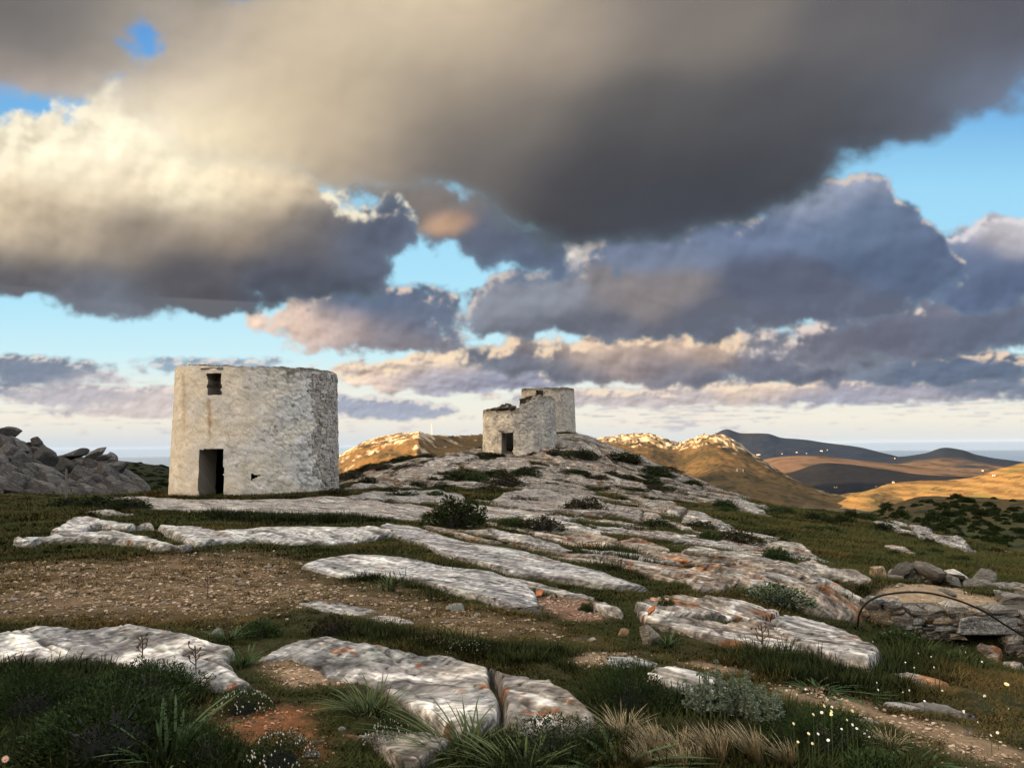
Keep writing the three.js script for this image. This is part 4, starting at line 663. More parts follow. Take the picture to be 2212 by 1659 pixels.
// nearest first
slab('rock_slab', 'long low grey slab with white quartz bands, in front of the gravel', hh(0.12, [-40, 1368], [35, 1357], [72, 1350], [134, 1354], [214, 1361], [278, 1351], [321, 1356], [401, 1366], [500, 1388], [511, 1402], [495, 1421, 0.2], [522, 1442, 0.24], [567, 1461, 0.24], [575, 1477, 0.16], [548, 1490, 0.1], [508, 1490, 0.1], [455, 1482, 0.12], [401, 1456, 0.2], [321, 1436, 0.2], [241, 1424, 0.2], [134, 1418, 0.2], [-40, 1415, 0.2]), { base: [0.35, 0.345, 0.34], vein: 1.3, lichen: 0.05, warm: 0.35, rough: 0.8 });
slab('rock_slab', 'broad flat lichen spotted slab with a white quartz line, centre of the foreground', hh(0.12, [559, 1418], [584, 1405], [616, 1390], [669, 1381], [712, 1374], [752, 1383], [816, 1390], [862, 1393], [910, 1407], [977, 1418], [1057, 1434, 0.2], [1078, 1470, 0.3], [1088, 1509, 0.4], [1074, 1536, 0.42], [1009, 1572, 0.35], [950, 1571, 0.22], [883, 1533, 0.12], [816, 1496, 0.06], [776, 1477, 0.04], [736, 1472, 0.03], [704, 1469, 0.03], [690, 1448, 0.03], [629, 1421, 0.04]), { base: [0.33, 0.325, 0.315], vein: 0.8, lichen: 0.33, warm: 0.55, rough: 0.55 });
slab('boulder', 'rounded grey boulder with white seams and ochre lichen, beside the broad flat slab', hh(0.3, [1052, 1434, 0.2], [1097, 1447], [1150, 1456], [1190, 1461], [1226, 1483], [1258, 1509], [1282, 1540, 0.32], [1270, 1566, 0.3], [1200, 1572, 0.3], [1110, 1572, 0.35], [1088, 1545, 0.4], [1092, 1510, 0.4], [1082, 1470, 0.3]), { base: [0.29, 0.275, 0.255], vein: 0.9, lichen: 0.46, warm: 0.6, rough: 0.8 });
slab('boulder', 'small wedge shaped rock with a round orange lichen patch, lowest in the view', hh(0.2, [733, 1579, 0.08], [752, 1573, 0.1], [805, 1564], [843, 1565], [923, 1571], [974, 1587, 0.28], [937, 1616, 0.3], [905, 1634, 0.3], [860, 1640, 0.22], [816, 1611, 0.12], [789, 1595, 0.08], [741, 1587, 0.05]), { base: [0.33, 0.32, 0.305], vein: 0.15, lichen: 0.42, warm: 0.5, rough: 0.5 });
slab('rock_slab', 'thin grey slab flush with the gravel, split lengthwise', hh(0.035, [640, 1303], [682, 1296], [736, 1300], [803, 1313], [822, 1322], [795, 1328], [747, 1328], [690, 1319]), { lichen: 0, vein: 0.2 });
slab('rock_slab', 'small thin grey slab just below the flush split one', hh(0.03, [787, 1333], [816, 1328], [860, 1330], [902, 1346], [856, 1348], [803, 1342]), { lichen: 0, vein: 0.1, warm: 0.5 });
slab('rock_slab', 'long smooth pale grey slab slanting across the middle, lowest of the long pale ones', hh(0.16, [650, 1224, 0.1], [690, 1204], [762, 1196], [833, 1199], [904, 1208], [960, 1222], [1026, 1228], [1060, 1232], [1125, 1254], [1158, 1275], [1166, 1298], [1187, 1318], [1131, 1308, 0.24], [1074, 1298, 0.26], [1017, 1281, 0.26], [960, 1267, 0.24], [881, 1250, 0.2], [819, 1242, 0.16], [748, 1245, 0.1], [705, 1237, 0.08]), { base: [0.5, 0.485, 0.475], vein: 0.35, lichen: 0.03, warm: 0.12, rough: 0.45 });
slab('rock_slab', 'long smooth grey slab with a short dark crack, above the lowest long pale slab', hh(0.2, [822, 1136], [836, 1127], [904, 1137], [960, 1157], [1031, 1171], [1102, 1182], [1187, 1202], [1254, 1219], [1330, 1240], [1400, 1262], [1425, 1276, 0.1], [1380, 1276, 0.1], [1300, 1263], [1254, 1258], [1159, 1243], [1102, 1234], [1046, 1219], [1003, 1206], [960, 1197], [918, 1179], [850, 1156]), { base: [0.46, 0.445, 0.435], vein: 0.25, lichen: 0.04, warm: 0.2, rough: 0.5 });
slab('rock_slab', 'narrow white streaked strip of rock between the two long smooth slabs', hh(0.1, [1080, 1247], [1125, 1250], [1180, 1262], [1240, 1276], [1290, 1290], [1285, 1296], [1220, 1286], [1150, 1270], [1100, 1257]), { base: PALEROCK, vein: 1.2, lichen: 0.05 });
slab('rock_slab', 'front ledge of the long white outcrop, undercut with rusty shade', hh(0.34, [25, 1161], [45, 1155], [82, 1156], [124, 1147], [174, 1145], [248, 1141], [293, 1151], [322, 1156], [360, 1162], [397, 1170], [422, 1177, 0.2], [384, 1182, 0.2], [335, 1177], [298, 1170], [211, 1163], [136, 1163], [87, 1164], [60, 1172], [30, 1170]), { base: [0.56, 0.54, 0.52], vein: 0.4, lichen: 0.08, warm: 0.1, rough: 0.5 });
slab('rock_slab', 'long white outcrop with a humped end, stretching before the big mill', hh(0.45, [94, 1150, 0.15], [112, 1132], [154, 1112, 0.5], [193, 1111, 0.5], [248, 1120], [298, 1125], [422, 1127], [471, 1135], [549, 1140, 0.25], [705, 1138, 0.25], [800, 1134, 0.25], [846, 1140, 0.2], [852, 1155, 0.15], [800, 1165, 0.15], [730, 1178, 0.1], [640, 1176, 0.12], [549, 1168, 0.15], [471, 1168, 0.2], [422, 1175, 0.2], [372, 1160, 0.25], [347, 1148, 0.2], [322, 1136, 0.2], [273, 1136], [211, 1133], [174, 1146], [124, 1148]), { base: [0.56, 0.54, 0.515], vein: 0.4, lichen: 0.02, warm: 0.15, rough: 0.55 });
slab('rock_slab', 'wide pinkish shelf of rock under the big mill', hh(0.12, [171, 1076], [191, 1073], [231, 1074], [273, 1072], [335, 1074], [422, 1078], [549, 1079], [640, 1077], [733, 1072], [800, 1078], [900, 1091], [930, 1105], [870, 1120], [780, 1118, 0.2], [700, 1113, 0.22], [620, 1113, 0.22], [549, 1111, 0.22], [496, 1111, 0.2], [422, 1105, 0.2], [347, 1100, 0.2], [310, 1093], [248, 1086], [211, 1082]), { base: [0.48, 0.44, 0.4], vein: 0.2, lichen: 0.1, warm: 0.5, rough: 0.6 });
slab('rock_slab', 'little pale ledge at the hollow edge, behind the humped white outcrop', hh(0.1, [180, 1107], [215, 1101], [248, 1100], [293, 1110], [273, 1116], [223, 1113]), { base: PALEROCK, lichen: 0 });
slab('rock_slab', 'smooth grey whaleback rock to the right of the big mill base', hh(0.3, [745, 1072], [800, 1062], [880, 1056], [950, 1057], [1003, 1070], [1010, 1080], [950, 1086], [850, 1080], [760, 1079]), { lichen: 0.05, warm: 0.5, rough: 0.5 });
slab('rock_slab', 'pale rough rock with rusty patches, between the whaleback and the dark round bush', hh(0.15, [728, 1088], [762, 1079], [833, 1087], [904, 1090], [940, 1098], [915, 1112], [912, 1124], [847, 1118], [776, 1112], [734, 1115]), { base: PALEROCK, lichen: 0.2, warm: 0.4 });
slab('rock_slab', 'large grey dome of bare rock right of the dark round bush', hh(0.45, [1060, 1082], [1088, 1064], [1131, 1055], [1187, 1058], [1254, 1072], [1330, 1092], [1340, 1110], [1254, 1106], [1201, 1102], [1131, 1099], [1074, 1090]), { base: [0.36, 0.325, 0.295], lichen: 0.08, warm: 0.6, speck: 0.9, rough: 0.5 });
slab('rock_slab', 'long pale ledge running from the dark round bush to the right', hh(0.22, [940, 1088], [975, 1080], [1003, 1085], [1060, 1093], [1131, 1101], [1187, 1113], [1245, 1121], [1200, 1126], [1130, 1116], [1074, 1119], [1046, 1121], [1020, 1106]), { base: PALEROCK, lichen: 0.15, vein: 0.5 });
slab('rock_slab', 'white striped ledge above the orange blocks', hh(0.22, [1122, 1117], [1145, 1114], [1216, 1123], [1290, 1141], [1300, 1152], [1254, 1148], [1201, 1135], [1130, 1134]), { base: [0.52, 0.5, 0.47], lichen: 0.15, vein: 0.7 });
slab('rock_slab', 'narrow grey slab sloping right below the dark round bush', hh(0.2, [1046, 1138], [1074, 1143], [1131, 1154], [1187, 1168], [1244, 1188], [1215, 1192], [1159, 1178], [1074, 1161]), { base: [0.42, 0.4, 0.385], lichen: 0.1 });
slab('rock_slab', 'thin tawny strip of rock along the top of the long cracked slab', hh(0.16, [905, 1135], [960, 1139], [1017, 1154], [1074, 1166], [1140, 1176], [1190, 1192], [1150, 1186], [1090, 1172], [1020, 1166], [950, 1148]), { base: WARMROCK, lichen: 0.25, warm: 0.7 });
slab('rock_slab', 'white topped flat rock in grass, right of the orange blocks', hh(0.2, [1413, 1155], [1430, 1148], [1470, 1154], [1527, 1158], [1498, 1171], [1456, 1168]), { base: [0.56, 0.54, 0.5], lichen: 0.12, vein: 0.6 });
slab('rock_slab', 'blocky rock with bright orange faces, at the foot of the white striped ledge', hh(0.28, [1213, 1157], [1243, 1150], [1300, 1154], [1334, 1162], [1340, 1185, 0.1], [1300, 1188, 0.1], [1243, 1173, 0.15]), { base: WARMROCK, lichen: 0.55, warm: 0.6, speck: 0.5 });
slab('rock_slab', 'long rugged orange and grey ledge above the grass strip', hh(0.26, [1323, 1167], [1385, 1164], [1442, 1178], [1484, 1195], [1527, 1201], [1583, 1205], [1595, 1214], [1555, 1223], [1498, 1214], [1413, 1209], [1374, 1192]), { base: WARMROCK, lichen: 0.46, warm: 0.5, speck: 0.6 });
slab('rock_slab', 'flat grey ledge with a spotted top, end of the orange ledges', hh(0.24, [1470, 1186], [1513, 1179], [1569, 1188], [1626, 1193], [1660, 1200], [1640, 1209], [1598, 1206], [1527, 1197]), { base: [0.42, 0.38, 0.33], lichen: 0.2, speck: 0.8 });
slab('rock_slab', 'big rust coloured outcrop running down to the stone wall', hh(0.32, [1399, 1229], [1442, 1219], [1498, 1215], [1555, 1215], [1612, 1226], [1668, 1243], [1725, 1252], [1800, 1272], [1868, 1300], [1868, 1345, 0.1], [1800, 1330, 0.15], [1740, 1318, 0.2], [1697, 1291, 0.25], [1683, 1275, 0.2], [1640, 1268, 0.15], [1598, 1265, 0.12], [1555, 1278, 0.08], [1498, 1276, 0.08], [1470, 1254, 0.12], [1413, 1241, 0.15]), { base: [0.3, 0.235, 0.175], lichen: 0.58, warm: 0.7, speck: 0.7, rough: 1.1 });
slab('rock_slab', 'lichen covered rounded rock at the edge of the green slope', hh(0.35, [1657, 1172], [1697, 1170], [1739, 1178], [1765, 1196], [1762, 1206, 0.15], [1711, 1197, 0.2], [1668, 1184]), { base: [0.45, 0.4, 0.34], lichen: 0.4, speck: 0.7 });
slab('rock_slab', 'long grey ledge leading to the upright stone of the wall', hh(0.3, [1720, 1215], [1756, 1210], [1796, 1222], [1849, 1228], [1888, 1250, 0.2], [1862, 1257, 0.15], [1812, 1247, 0.2], [1730, 1228, 0.2]), { base: [0.4, 0.36, 0.31], lichen: 0.25, speck: 0.6 });
slab('rock_slab', 'upper layer of the large orange and white slab, with a terracotta shard leaning on it', hh(0.28, [1375, 1302], [1390, 1291], [1432, 1282], [1525, 1284], [1606, 1295], [1659, 1310], [1692, 1318], [1686, 1328, 0.25], [1640, 1339, 0.18], [1590, 1334, 0.15], [1540, 1334, 0.15], [1470, 1328, 0.15], [1420, 1334, 0.15], [1378, 1322, 0.2]), { base: [0.33, 0.295, 0.26], vein: 0.9, lichen: 0.5, warm: 0.6, speck: 0.8 });
slab('rock_slab', 'lower layer of the large orange and white slab, reaching into the grass', hh(0.14, [1376, 1326], [1420, 1334], [1480, 1331], [1560, 1339], [1620, 1340], [1680, 1345], [1740, 1352], [1790, 1380, 0.25], [1832, 1400, 0.3], [1822, 1420, 0.25], [1758, 1411], [1704, 1403], [1624, 1401], [1560, 1389], [1500, 1370], [1440, 1353], [1388, 1343]), { base: [0.33, 0.285, 0.245], vein: 0.9, lichen: 0.5, warm: 0.7, speck: 0.7 });
slab('rock_slab', 'pale rounded end of the large slab, overhanging dark grass', hh(0.3, [1690, 1327, 0.25], [1730, 1329, 0.3], [1785, 1341], [1830, 1358], [1865, 1373], [1897, 1389], [1900, 1408], [1882, 1426, 0.3], [1800, 1416, 0.25], [1740, 1398, 0.22], [1690, 1374, 0.2], [1655, 1350, 0.2]), { base: [0.5, 0.47, 0.44], vein: 0.4, lichen: 0.16, warm: 0.3, rough: 0.5, front: 0.5 });
slab('rock_slab', 'flat plain grey slab half covered by chips, beside the white and rust rock', hh(0.05, [1312, 1416], [1365, 1417], [1426, 1432], [1378, 1448], [1338, 1446], [1300, 1430]), { base: [0.37, 0.365, 0.355], vein: 0.05, lichen: 0.02, rough: 0.4 });
slab('rock_slab', 'white and rust veined rock above the grey leaved plants', hh(0.2, [1386, 1451], [1418, 1438], [1459, 1431], [1499, 1441], [1552, 1457], [1592, 1481], [1610, 1497, 0.08], [1566, 1510, 0.1], [1512, 1494], [1445, 1481], [1405, 1470]), { base: [0.45, 0.42, 0.39], vein: 1.3, lichen: 0.36, speck: 0.9 });
slab('boulder', 'lone smooth grey rock in the grass left of the large orange slab', hh(0.22, [1277, 1303], [1290, 1298], [1311, 1297], [1335, 1308], [1348, 1319], [1343, 1328, 0.15], [1311, 1322, 0.15], [1283, 1313, 0.15]), { base: [0.46, 0.43, 0.4], lichen: 0.03, vein: 0.2, rough: 0.6 });
slab('rock_slab', 'low grey rock with two white bands, in the grass towards the lower corner', hh(0.1, [1903, 1512], [1945, 1508], [2012, 1509], [2052, 1517], [2073, 1531], [2115, 1542], [2100, 1550, 0.05], [2025, 1537, 0.06], [1958, 1529, 0.06], [1918, 1524, 0.05]), { base: [0.38, 0.35, 0.325], vein: 1.1, lichen: 0.02, warm: 0.4 });
slab('rock_slab', 'small flat brownish rock on the footpath', hh(0.04, [1833, 1544], [1878, 1548], [1915, 1561], [1878, 1562], [1843, 1553]), { base: [0.36, 0.32, 0.28], lichen: 0, vein: 0 });
slab('rock_slab', 'narrow rock with an orange lichen edge, sunk in deep grass', hh(0.1, [1913, 1451], [1958, 1448], [2025, 1464], [2063, 1478], [2012, 1481], [1958, 1470], [1926, 1462]), { base: [0.46, 0.42, 0.37], lichen: 0.45, vein: 0.5 });
slab('boulder', 'orange streaked rock lying before the wall opening', hh(0.22, [2066, 1383], [2119, 1381], [2152, 1388], [2168, 1402], [2160, 1424, 0.15], [2132, 1412, 0.15], [2104, 1394, 0.12]), { base: [0.46, 0.4, 0.33], lichen: 0.45, vein: 0.5 });
slab('boulder', 'small orange rock below the wall, at the border of the view', hh(0.18, [2165, 1428], [2180, 1422], [2202, 1424], [2214, 1436], [2199, 1444, 0.1], [2175, 1436, 0.1]), { base: [0.45, 0.38, 0.31], lichen: 0.4 });
slab('rock_slab', 'white flat rock at the foot of the dry stone wall', hh(0.1, [1893, 1362], [1925, 1353], [1960, 1356], [1985, 1366], [2030, 1374], [2000, 1378], [1950, 1372]), { base: [0.5, 0.48, 0.45], lichen: 0.02 });
slab('rock_slab', 'long pale outcrop high on the green slope, upper strip', hh(0.4, [1884, 1126], [1918, 1124], [1945, 1138], [1978, 1147], [2011, 1166], [1994, 1168, 0.2], [1951, 1154, 0.2], [1902, 1141, 0.2]), { base: PALEROCK, lichen: 0.1 });
slab('rock_slab', 'long pale outcrop high on the green slope, lower strip', hh(0.5, [1922, 1119], [1961, 1120], [1994, 1132], [2027, 1152], [2077, 1158], [2100, 1176], [2095, 1184], [2133, 1197, 0.1], [2093, 1195, 0.2], [2027, 1177, 0.2], [2011, 1164], [1975, 1147], [1940, 1131]), { base: PALEROCK, lichen: 0.05, vein: 0.5 });
slab('boulder', 'orange topped rock alone on the green slope', hh(0.22, [1908, 1180], [1928, 1175], [1961, 1182], [1984, 1196], [1974, 1202, 0.1], [1948, 1194, 0.1]), { base: [0.44, 0.38, 0.32], lichen: 0.42 });
slab('rock_slab', 'grey knuckle of rock on the brow of the green slope', hh(0.5, [1583, 1078], [1606, 1078], [1634, 1089], [1654, 1106], [1626, 1112, 0.3], [1598, 1098, 0.3]), { base: PALEROCK, lichen: 0.08 });
slab('rock_slab', 'thin pale rock lying along the green slope, far right', hh(0.12, [2150, 1185], [2175, 1187], [2205, 1194], [2200, 1199], [2165, 1193]), { base: PALEROCK, lichen: 0 });
// the ridge under the two upper mills
const R_ = (label, pts, o) => slab('rock_slab', label, pts, { base: [0.31, 0.275, 0.24], warm: 0.7, vein: 0.35, lichen: 0.2, ...o });
R_('bulging rock directly below the summit mill', hh(0.9, [1208, 975, 0.5], [1243, 954], [1286, 956], [1334, 1001], [1334, 1015, 0.2], [1300, 1002, 0.4], [1243, 979, 0.4]));
R_('pale rib on the ridge skyline, right of the summit', hh(0.5, [1374, 993], [1427, 1006], [1428, 1019, 0.2], [1385, 1002, 0.2]), { base: PALEROCK });
R_('long thin rib along the ridge skyline, lowest end', hh(0.5, [1436, 1016], [1470, 1029], [1549, 1060], [1552, 1068, 0.2], [1527, 1061, 0.3], [1470, 1039, 0.2]), { base: PALEROCK });
R_('long slab crossing the ridge from the ruined mill to the green slope', hh(0.6, [1215, 988], [1272, 1015], [1328, 1029], [1385, 1040], [1442, 1066], [1428, 1075, 0.2], [1357, 1053, 0.3], [1300, 1039, 0.3], [1243, 1016, 0.3]));
R_('broad brown backed slab on the flank of the ridge', hh(0.5, [1215, 1067], [1269, 1066], [1328, 1089], [1391, 1103], [1385, 1128, 0.2], [1314, 1112, 0.2], [1272, 1098, 0.3]), { base: [0.36, 0.32, 0.285] });
R_('slab with dark lichen stains, middle of the ridge flank', hh(0.5, [1326, 1056], [1399, 1077], [1456, 1083], [1484, 1097], [1470, 1118, 0.2], [1413, 1101, 0.3], [1357, 1078, 0.3]), { lichen: 0.25 });
R_('long tapering rib that meets the green slope', hh(0.4, [1487, 1101], [1527, 1111], [1583, 1134], [1640, 1154], [1702, 1172], [1654, 1172, 0.15], [1583, 1149, 0.2], [1513, 1138, 0.2], [1470, 1129, 0.2]), { base: PALEROCK, vein: 0.7 });
R_('cracked slab between the two ribs of the ridge flank', hh(0.35, [1391, 1104], [1430, 1112], [1470, 1128], [1500, 1141], [1470, 1146, 0.1], [1420, 1131, 0.15], [1388, 1124, 0.15]), { lichen: 0.3 });
R_('tilted pink block in front of the ruined mill', hh(0.7, [1145, 980], [1175, 974], [1210, 986], [1237, 998], [1299, 1019], [1264, 1019, 0.2], [1210, 1002, 0.3], [1157, 990, 0.3]), { base: WARMROCK });
R_('wide rounded slab below the door of the ruined mill', hh(0.5, [1005, 1005], [1060, 992], [1104, 987], [1140, 991], [1148, 1009], [1104, 1022, 0.2], [1051, 1022, 0.2]));
R_('smooth skyline rock left of the ruined mill', hh(0.6, [905, 1003], [950, 988], [1010, 981], [1036, 986], [1000, 1000, 0.3], [940, 1012, 0.2]), { base: PALEROCK });
R_('stepped grey rock on the left shoulder of the ridge', hh(0.5, [850, 1020], [900, 1004], [960, 1004], [1000, 1008], [960, 1022, 0.2], [890, 1032, 0.2]));
R_('flat rock with a mossy rim on the left shoulder of the ridge', hh(0.4, [790, 1040], [850, 1026], [930, 1026], [985, 1030], [930, 1040, 0.15], [840, 1048, 0.15]));
R_('pale low ledge behind the right side of the big mill', hh(0.3, [735, 1058], [760, 1046], [830, 1040], [850, 1048], [800, 1058, 0.1]), { base: PALEROCK });
R_('long shelf of grey rock half way down the ridge', hh(0.45, [960, 1045], [1030, 1036], [1110, 1034], [1160, 1042], [1100, 1052, 0.15], [1010, 1056, 0.15]), { base: PALEROCK });
R_('rounded rock in the dark scrub half way up the ridge', hh(0.45, [1080, 1032], [1130, 1016], [1190, 1018], [1220, 1034], [1170, 1042, 0.15], [1110, 1040, 0.15]));
R_('slab beside the dark scrub below the pink block', hh(0.5, [1150, 1012], [1200, 1008], [1262, 1026], [1300, 1048], [1262, 1050, 0.2], [1200, 1032, 0.2]));
{ // the lesser outcrops that fill the ridge between those
  const r = rng(77); let n = 0;
  for (let k = 0; k < 2500 && n < 135; k++) {
    const u = 745 + r() * 900, v = 950 + r() * 185, p = onGround(u, v, 0, 110), D = Math.hypot(p.x, p.z); if (D < 31 || D > 100) continue;
    const q = project(new THREE.Vector3(p.x, groundY(p.x, p.z), p.z)); if (Math.abs(q.v - v) > 3) continue;
    if (u > 1440 && v < 990 + (u - 1440) * 0.62) continue;
    if (slabs.some((s) => inBox(s, p.x, p.z, 0.3) && sdPoly(s.P, p.x, p.z) > 0.1)) continue;
    if (Math.hypot(p.x - 0.6, p.z + 64) < 3.6 || Math.hypot(p.x - 4, p.z + 88) < 3.6 || Math.hypot(p.x + 9.5, p.z + 29.6) < 3.5) continue;
    const L = (0.9 + r() * 3) * D / 50, w = L * (0.22 + 0.25 * r()), A = 0.1 * (r() - 0.5), pts = [];
    for (let i = 0; i < 9; i++) { const a = i / 9 * 2 * Math.PI, l = L * Math.cos(a) * (0.8 + 0.4 * r()), c = w * Math.sin(a) * (0.8 + 0.4 * r()); const x = p.x + l * SX - c * SZ, z = p.z + l * SZ + c * SX, g = project(new THREE.Vector3(x, groundY(x, z), z)); pts.push([g.u, g.v, 0]); }
    // a slab from its place on the ground itself
    slabAt('rock_outcrop', p, L, w, 0.15 + r() * 0.4, r); n++;
  }
}
function slabAt(name, p, L, w, h, r) {
  const pts = []; for (let i = 0; i < 10; i++) { const a = i / 10 * 2 * Math.PI, l = L * Math.cos(a) * (0.75 + 0.5 * r()), c = w * Math.sin(a) * (0.75 + 0.5 * r()), x = p.x + l * SX - c * SZ, z = p.z + l * SZ + c * SX, g = project(new THREE.Vector3(x, groundY(x, z) + h, z)); pts.push([g.u, g.v, h]); }
  slab(name, 'small grey outcrop of bedrock among the others on the ridge below the upper mills', pts, { base: r() < 0.5 ? [0.35, 0.315, 0.275] : [0.25, 0.215, 0.185], warm: 0.6, vein: 0.3, lichen: r() < 0.35 ? 0.38 : 0.12, group: 'small outcrops of bedrock on the ridge', cellK: 1.25 });
}

{ // low ledges between the long slabs, nearer the camera
  const r = rng(91); let n = 0;
  for (let k = 0; k < 4000 && n < 120; k++) {
    const u = 880 + r() * 900, v = 1095 + r() * 190; if (v > 1125 + (u - 880) * 0.26 || v < 1080 + Math.max(0, u - 1450) * 0.5) continue;
    const p = onGround(u, v, 0, 60), D = Math.hypot(p.x, p.z); if (D < 9 || D > 32) continue;
    if (slabs.some((s) => inBox(s, p.x, p.z, 0.3) && sdPoly(s.P, p.x, p.z) > -0.12)) continue;
    const L = (0.3 + r() * 1.1) * D / 17, w = L * (0.2 + 0.2 * r()), h = 0.08 + r() * 0.16, pts = [];
    for (let i = 0; i < 10; i++) { const a = i / 10 * 2 * Math.PI, l = L * Math.cos(a) * (0.75 + 0.5 * r()), c = w * Math.sin(a) * (0.75 + 0.5 * r()), x = p.x + l * SX - c * SZ, z = p.z + l * SZ + c * SX, g = project(new THREE.Vector3(x, groundY(x, z) + h, z)); pts.push([g.u, g.v, h]); }
    slab('rock_outcrop', 'low ledge of bedrock showing through the turf between the long slabs', pts, { base: r() < 0.6 ? [0.44, 0.42, 0.395] : WARMROCK, vein: 0.5, lichen: 0.15 + 0.45 * r(), warm: 0.5, group: 'low ledges between the long slabs', cellK: 1.1 }); n++;
  }
}
// ------------------------------------------------------------------ rocky crag across the hollow, far left
function boulderGeometry(seed, detail = 3, cuts = 10) {
  const r = rng(seed), g0 = mergeVertices(new THREE.IcosahedronGeometry(1, detail).deleteAttribute('uv').deleteAttribute('normal')), g = g0, p = g.attributes.position, N = [], v = new THREE.Vector3(), col = [], uv = [];
  for (let i = 0; i < cuts; i++) { const a = r() * 6.283, z = r() * 2 - 1, q = Math.sqrt(1 - z * z); N.push([new THREE.Vector3(Math.cos(a) * q, z, Math.sin(a) * q), 0.36 + 0.24 * r()]); }
  for (let i = 0; i < p.count; i++) {
    v.fromBufferAttribute(p, i); let R = 1; for (const [n, d] of N) { const c = v.dot(n); if (c > 0.05) R = Math.min(R, d / c); }
    R *= 1 + 0.035 * fbm3(v.x * 2 + seed, v.y * 6, v.z * 2, 3); R *= 1.4; v.multiplyScalar(R); p.setXYZ(i, v.x, v.y, v.z);
    const k = 0.85 + 0.3 * fbm3(v.x * 3, v.y * 9 + seed, v.z * 3, 3); col.push(k, k * 0.98, k * 0.95); uv.push(v.x * 0.7 + v.z * 0.4 + seed * 0.1, v.y * 0.7 + v.z * 0.2);
  }
  g.setAttribute('color', new THREE.Float32BufferAttribute(col, 3)); g.setAttribute('uv', new THREE.Float32BufferAttribute(uv, 2)); return toCreasedNormals(g, 0.38);
}
const BOULDERS = [11, 12, 13, 14, 15, 16].map((s) => boulderGeometry(s, 6));
const CHUNKS = [31, 32, 33, 34, 35].map((s) => boulderGeometry(s, 2, 9));
const tinted = (c, bump = 0.05) => mat({ vertexColors: true, color: new THREE.Color().setRGB(...c), map: rockMap, bumpMap: rockBump, bumpScale: bump });
const BM = [tinted([0.12, 0.121, 0.125], 0.1), tinted([0.16, 0.16, 0.163], 0.1), tinted([0.075, 0.077, 0.08], 0.1)];
{
  const c = at(120, 1070, 62), root = new THREE.Group(); root.position.set(c.x, groundY(c.x, c.z), c.z); put(root, 'rocky_crag'); tag(root, 'rugged grey crag of tumbled boulders in shade, across the hollow from the big mill', 'crag');
  const sil = [[-60, 920], [0, 938], [40, 948], [92, 966], [118, 992], [150, 990], [220, 990], [245, 1002], [268, 1034], [301, 1062], [330, 1076]], base = [[-60, 1092], [40, 1090], [130, 1072], [200, 1074], [330, 1082]];
  const look = (l, u) => { let i = 0; while (i < l.length - 2 && u > l[i + 1][0]) i++; return lerp(l[i][1], l[i + 1][1], clamp((u - l[i][0]) / (l[i + 1][0] - l[i][0]), 0, 1)); };
  const where = (u, s) => at(u, lerp(look(sil, u) + 3, look(base, u) + 14, s), lerp(74, 52, s));
  const pos = [], col = [], idx = [], A = 70, B = 40;
  for (let i = -8; i <= B; i++) for (let j = 0; j <= A; j++) {
    const u = lerp(-60, 330, j / A), p = where(u, Math.max(0, i / B)); if (i < 0) { p.z += i * 1.6; p.x += i * 0.6; p.y -= i * i * 0.12; }
    p.y += 0.35 * fbm(p.x * 0.5, p.z * 0.5, 3); pos.push(p.x - root.position.x, p.y - root.position.y, p.z - root.position.z); col.push(...mixc([0.02, 0.02, 0.013], [0.07, 0.066, 0.06], sm(0, 0.4, fbm(p.x * 0.4, p.z * 0.4, 3))));
  }
  for (let i = 0; i < B + 8; i++) for (let j = 0; j < A; j++) { const k = i * (A + 1) + j; idx.push(k, k + A + 1, k + 1, k + 1, k + A + 1, k + A + 2); }
  put(new THREE.Mesh(geo(pos, idx, col), M.land), 'mound', root);
  const r = rng(9);
  for (let k = 0; k < 290; k++) {
    const s = Math.pow(r(), 0.85) * 0.94, u = -40 + 345 * r(), p = where(u, s), size = 0.32 + 0.85 * Math.pow(r(), 2.4), m = new THREE.Mesh(BOULDERS[k % 6], BM[Math.floor(r() * 3)]);
    m.position.copy(p).sub(root.position); m.position.y -= size * 0.12; m.scale.set(size * (1.15 + 0.5 * r()), size * (0.55 + 0.3 * r()), size * (0.8 + 0.3 * r())); m.rotation.set((r() - 0.5) * 0.7, (r() - 0.5) * 1.6, -0.45 - 0.5 * r() + (r() < 0.15 ? 1 : 0));
    put(m, 'boulder', root);
  }
  for (const [u, v, d, w, h, a] of [[20, 940, 73, 1.2, 0.7, -0.2], [78, 958, 72, 0.75, 0.55, 0.1], [160, 982, 70, 1.5, 0.45, 0.05], [208, 983, 69, 1.2, 0.42, 0.35], [226, 990, 68, 0.7, 0.3, 0], [292, 1058, 58, 1.1, 0.75, -0.7], [30, 1060, 56, 1.8, 1.1, -0.7], [10, 1040, 58, 1.6, 1.1, -0.8]]) {
    const m = new THREE.Mesh(BOULDERS[Math.floor(r() * 6)], BM[Math.floor(r() * 2)]); m.position.copy(at(u, v, d)).sub(root.position); m.scale.set(w * 0.72, h * 0.8, w * 0.6); m.rotation.set(0.2, r(), a); put(m, 'boulder', root);
  }
}
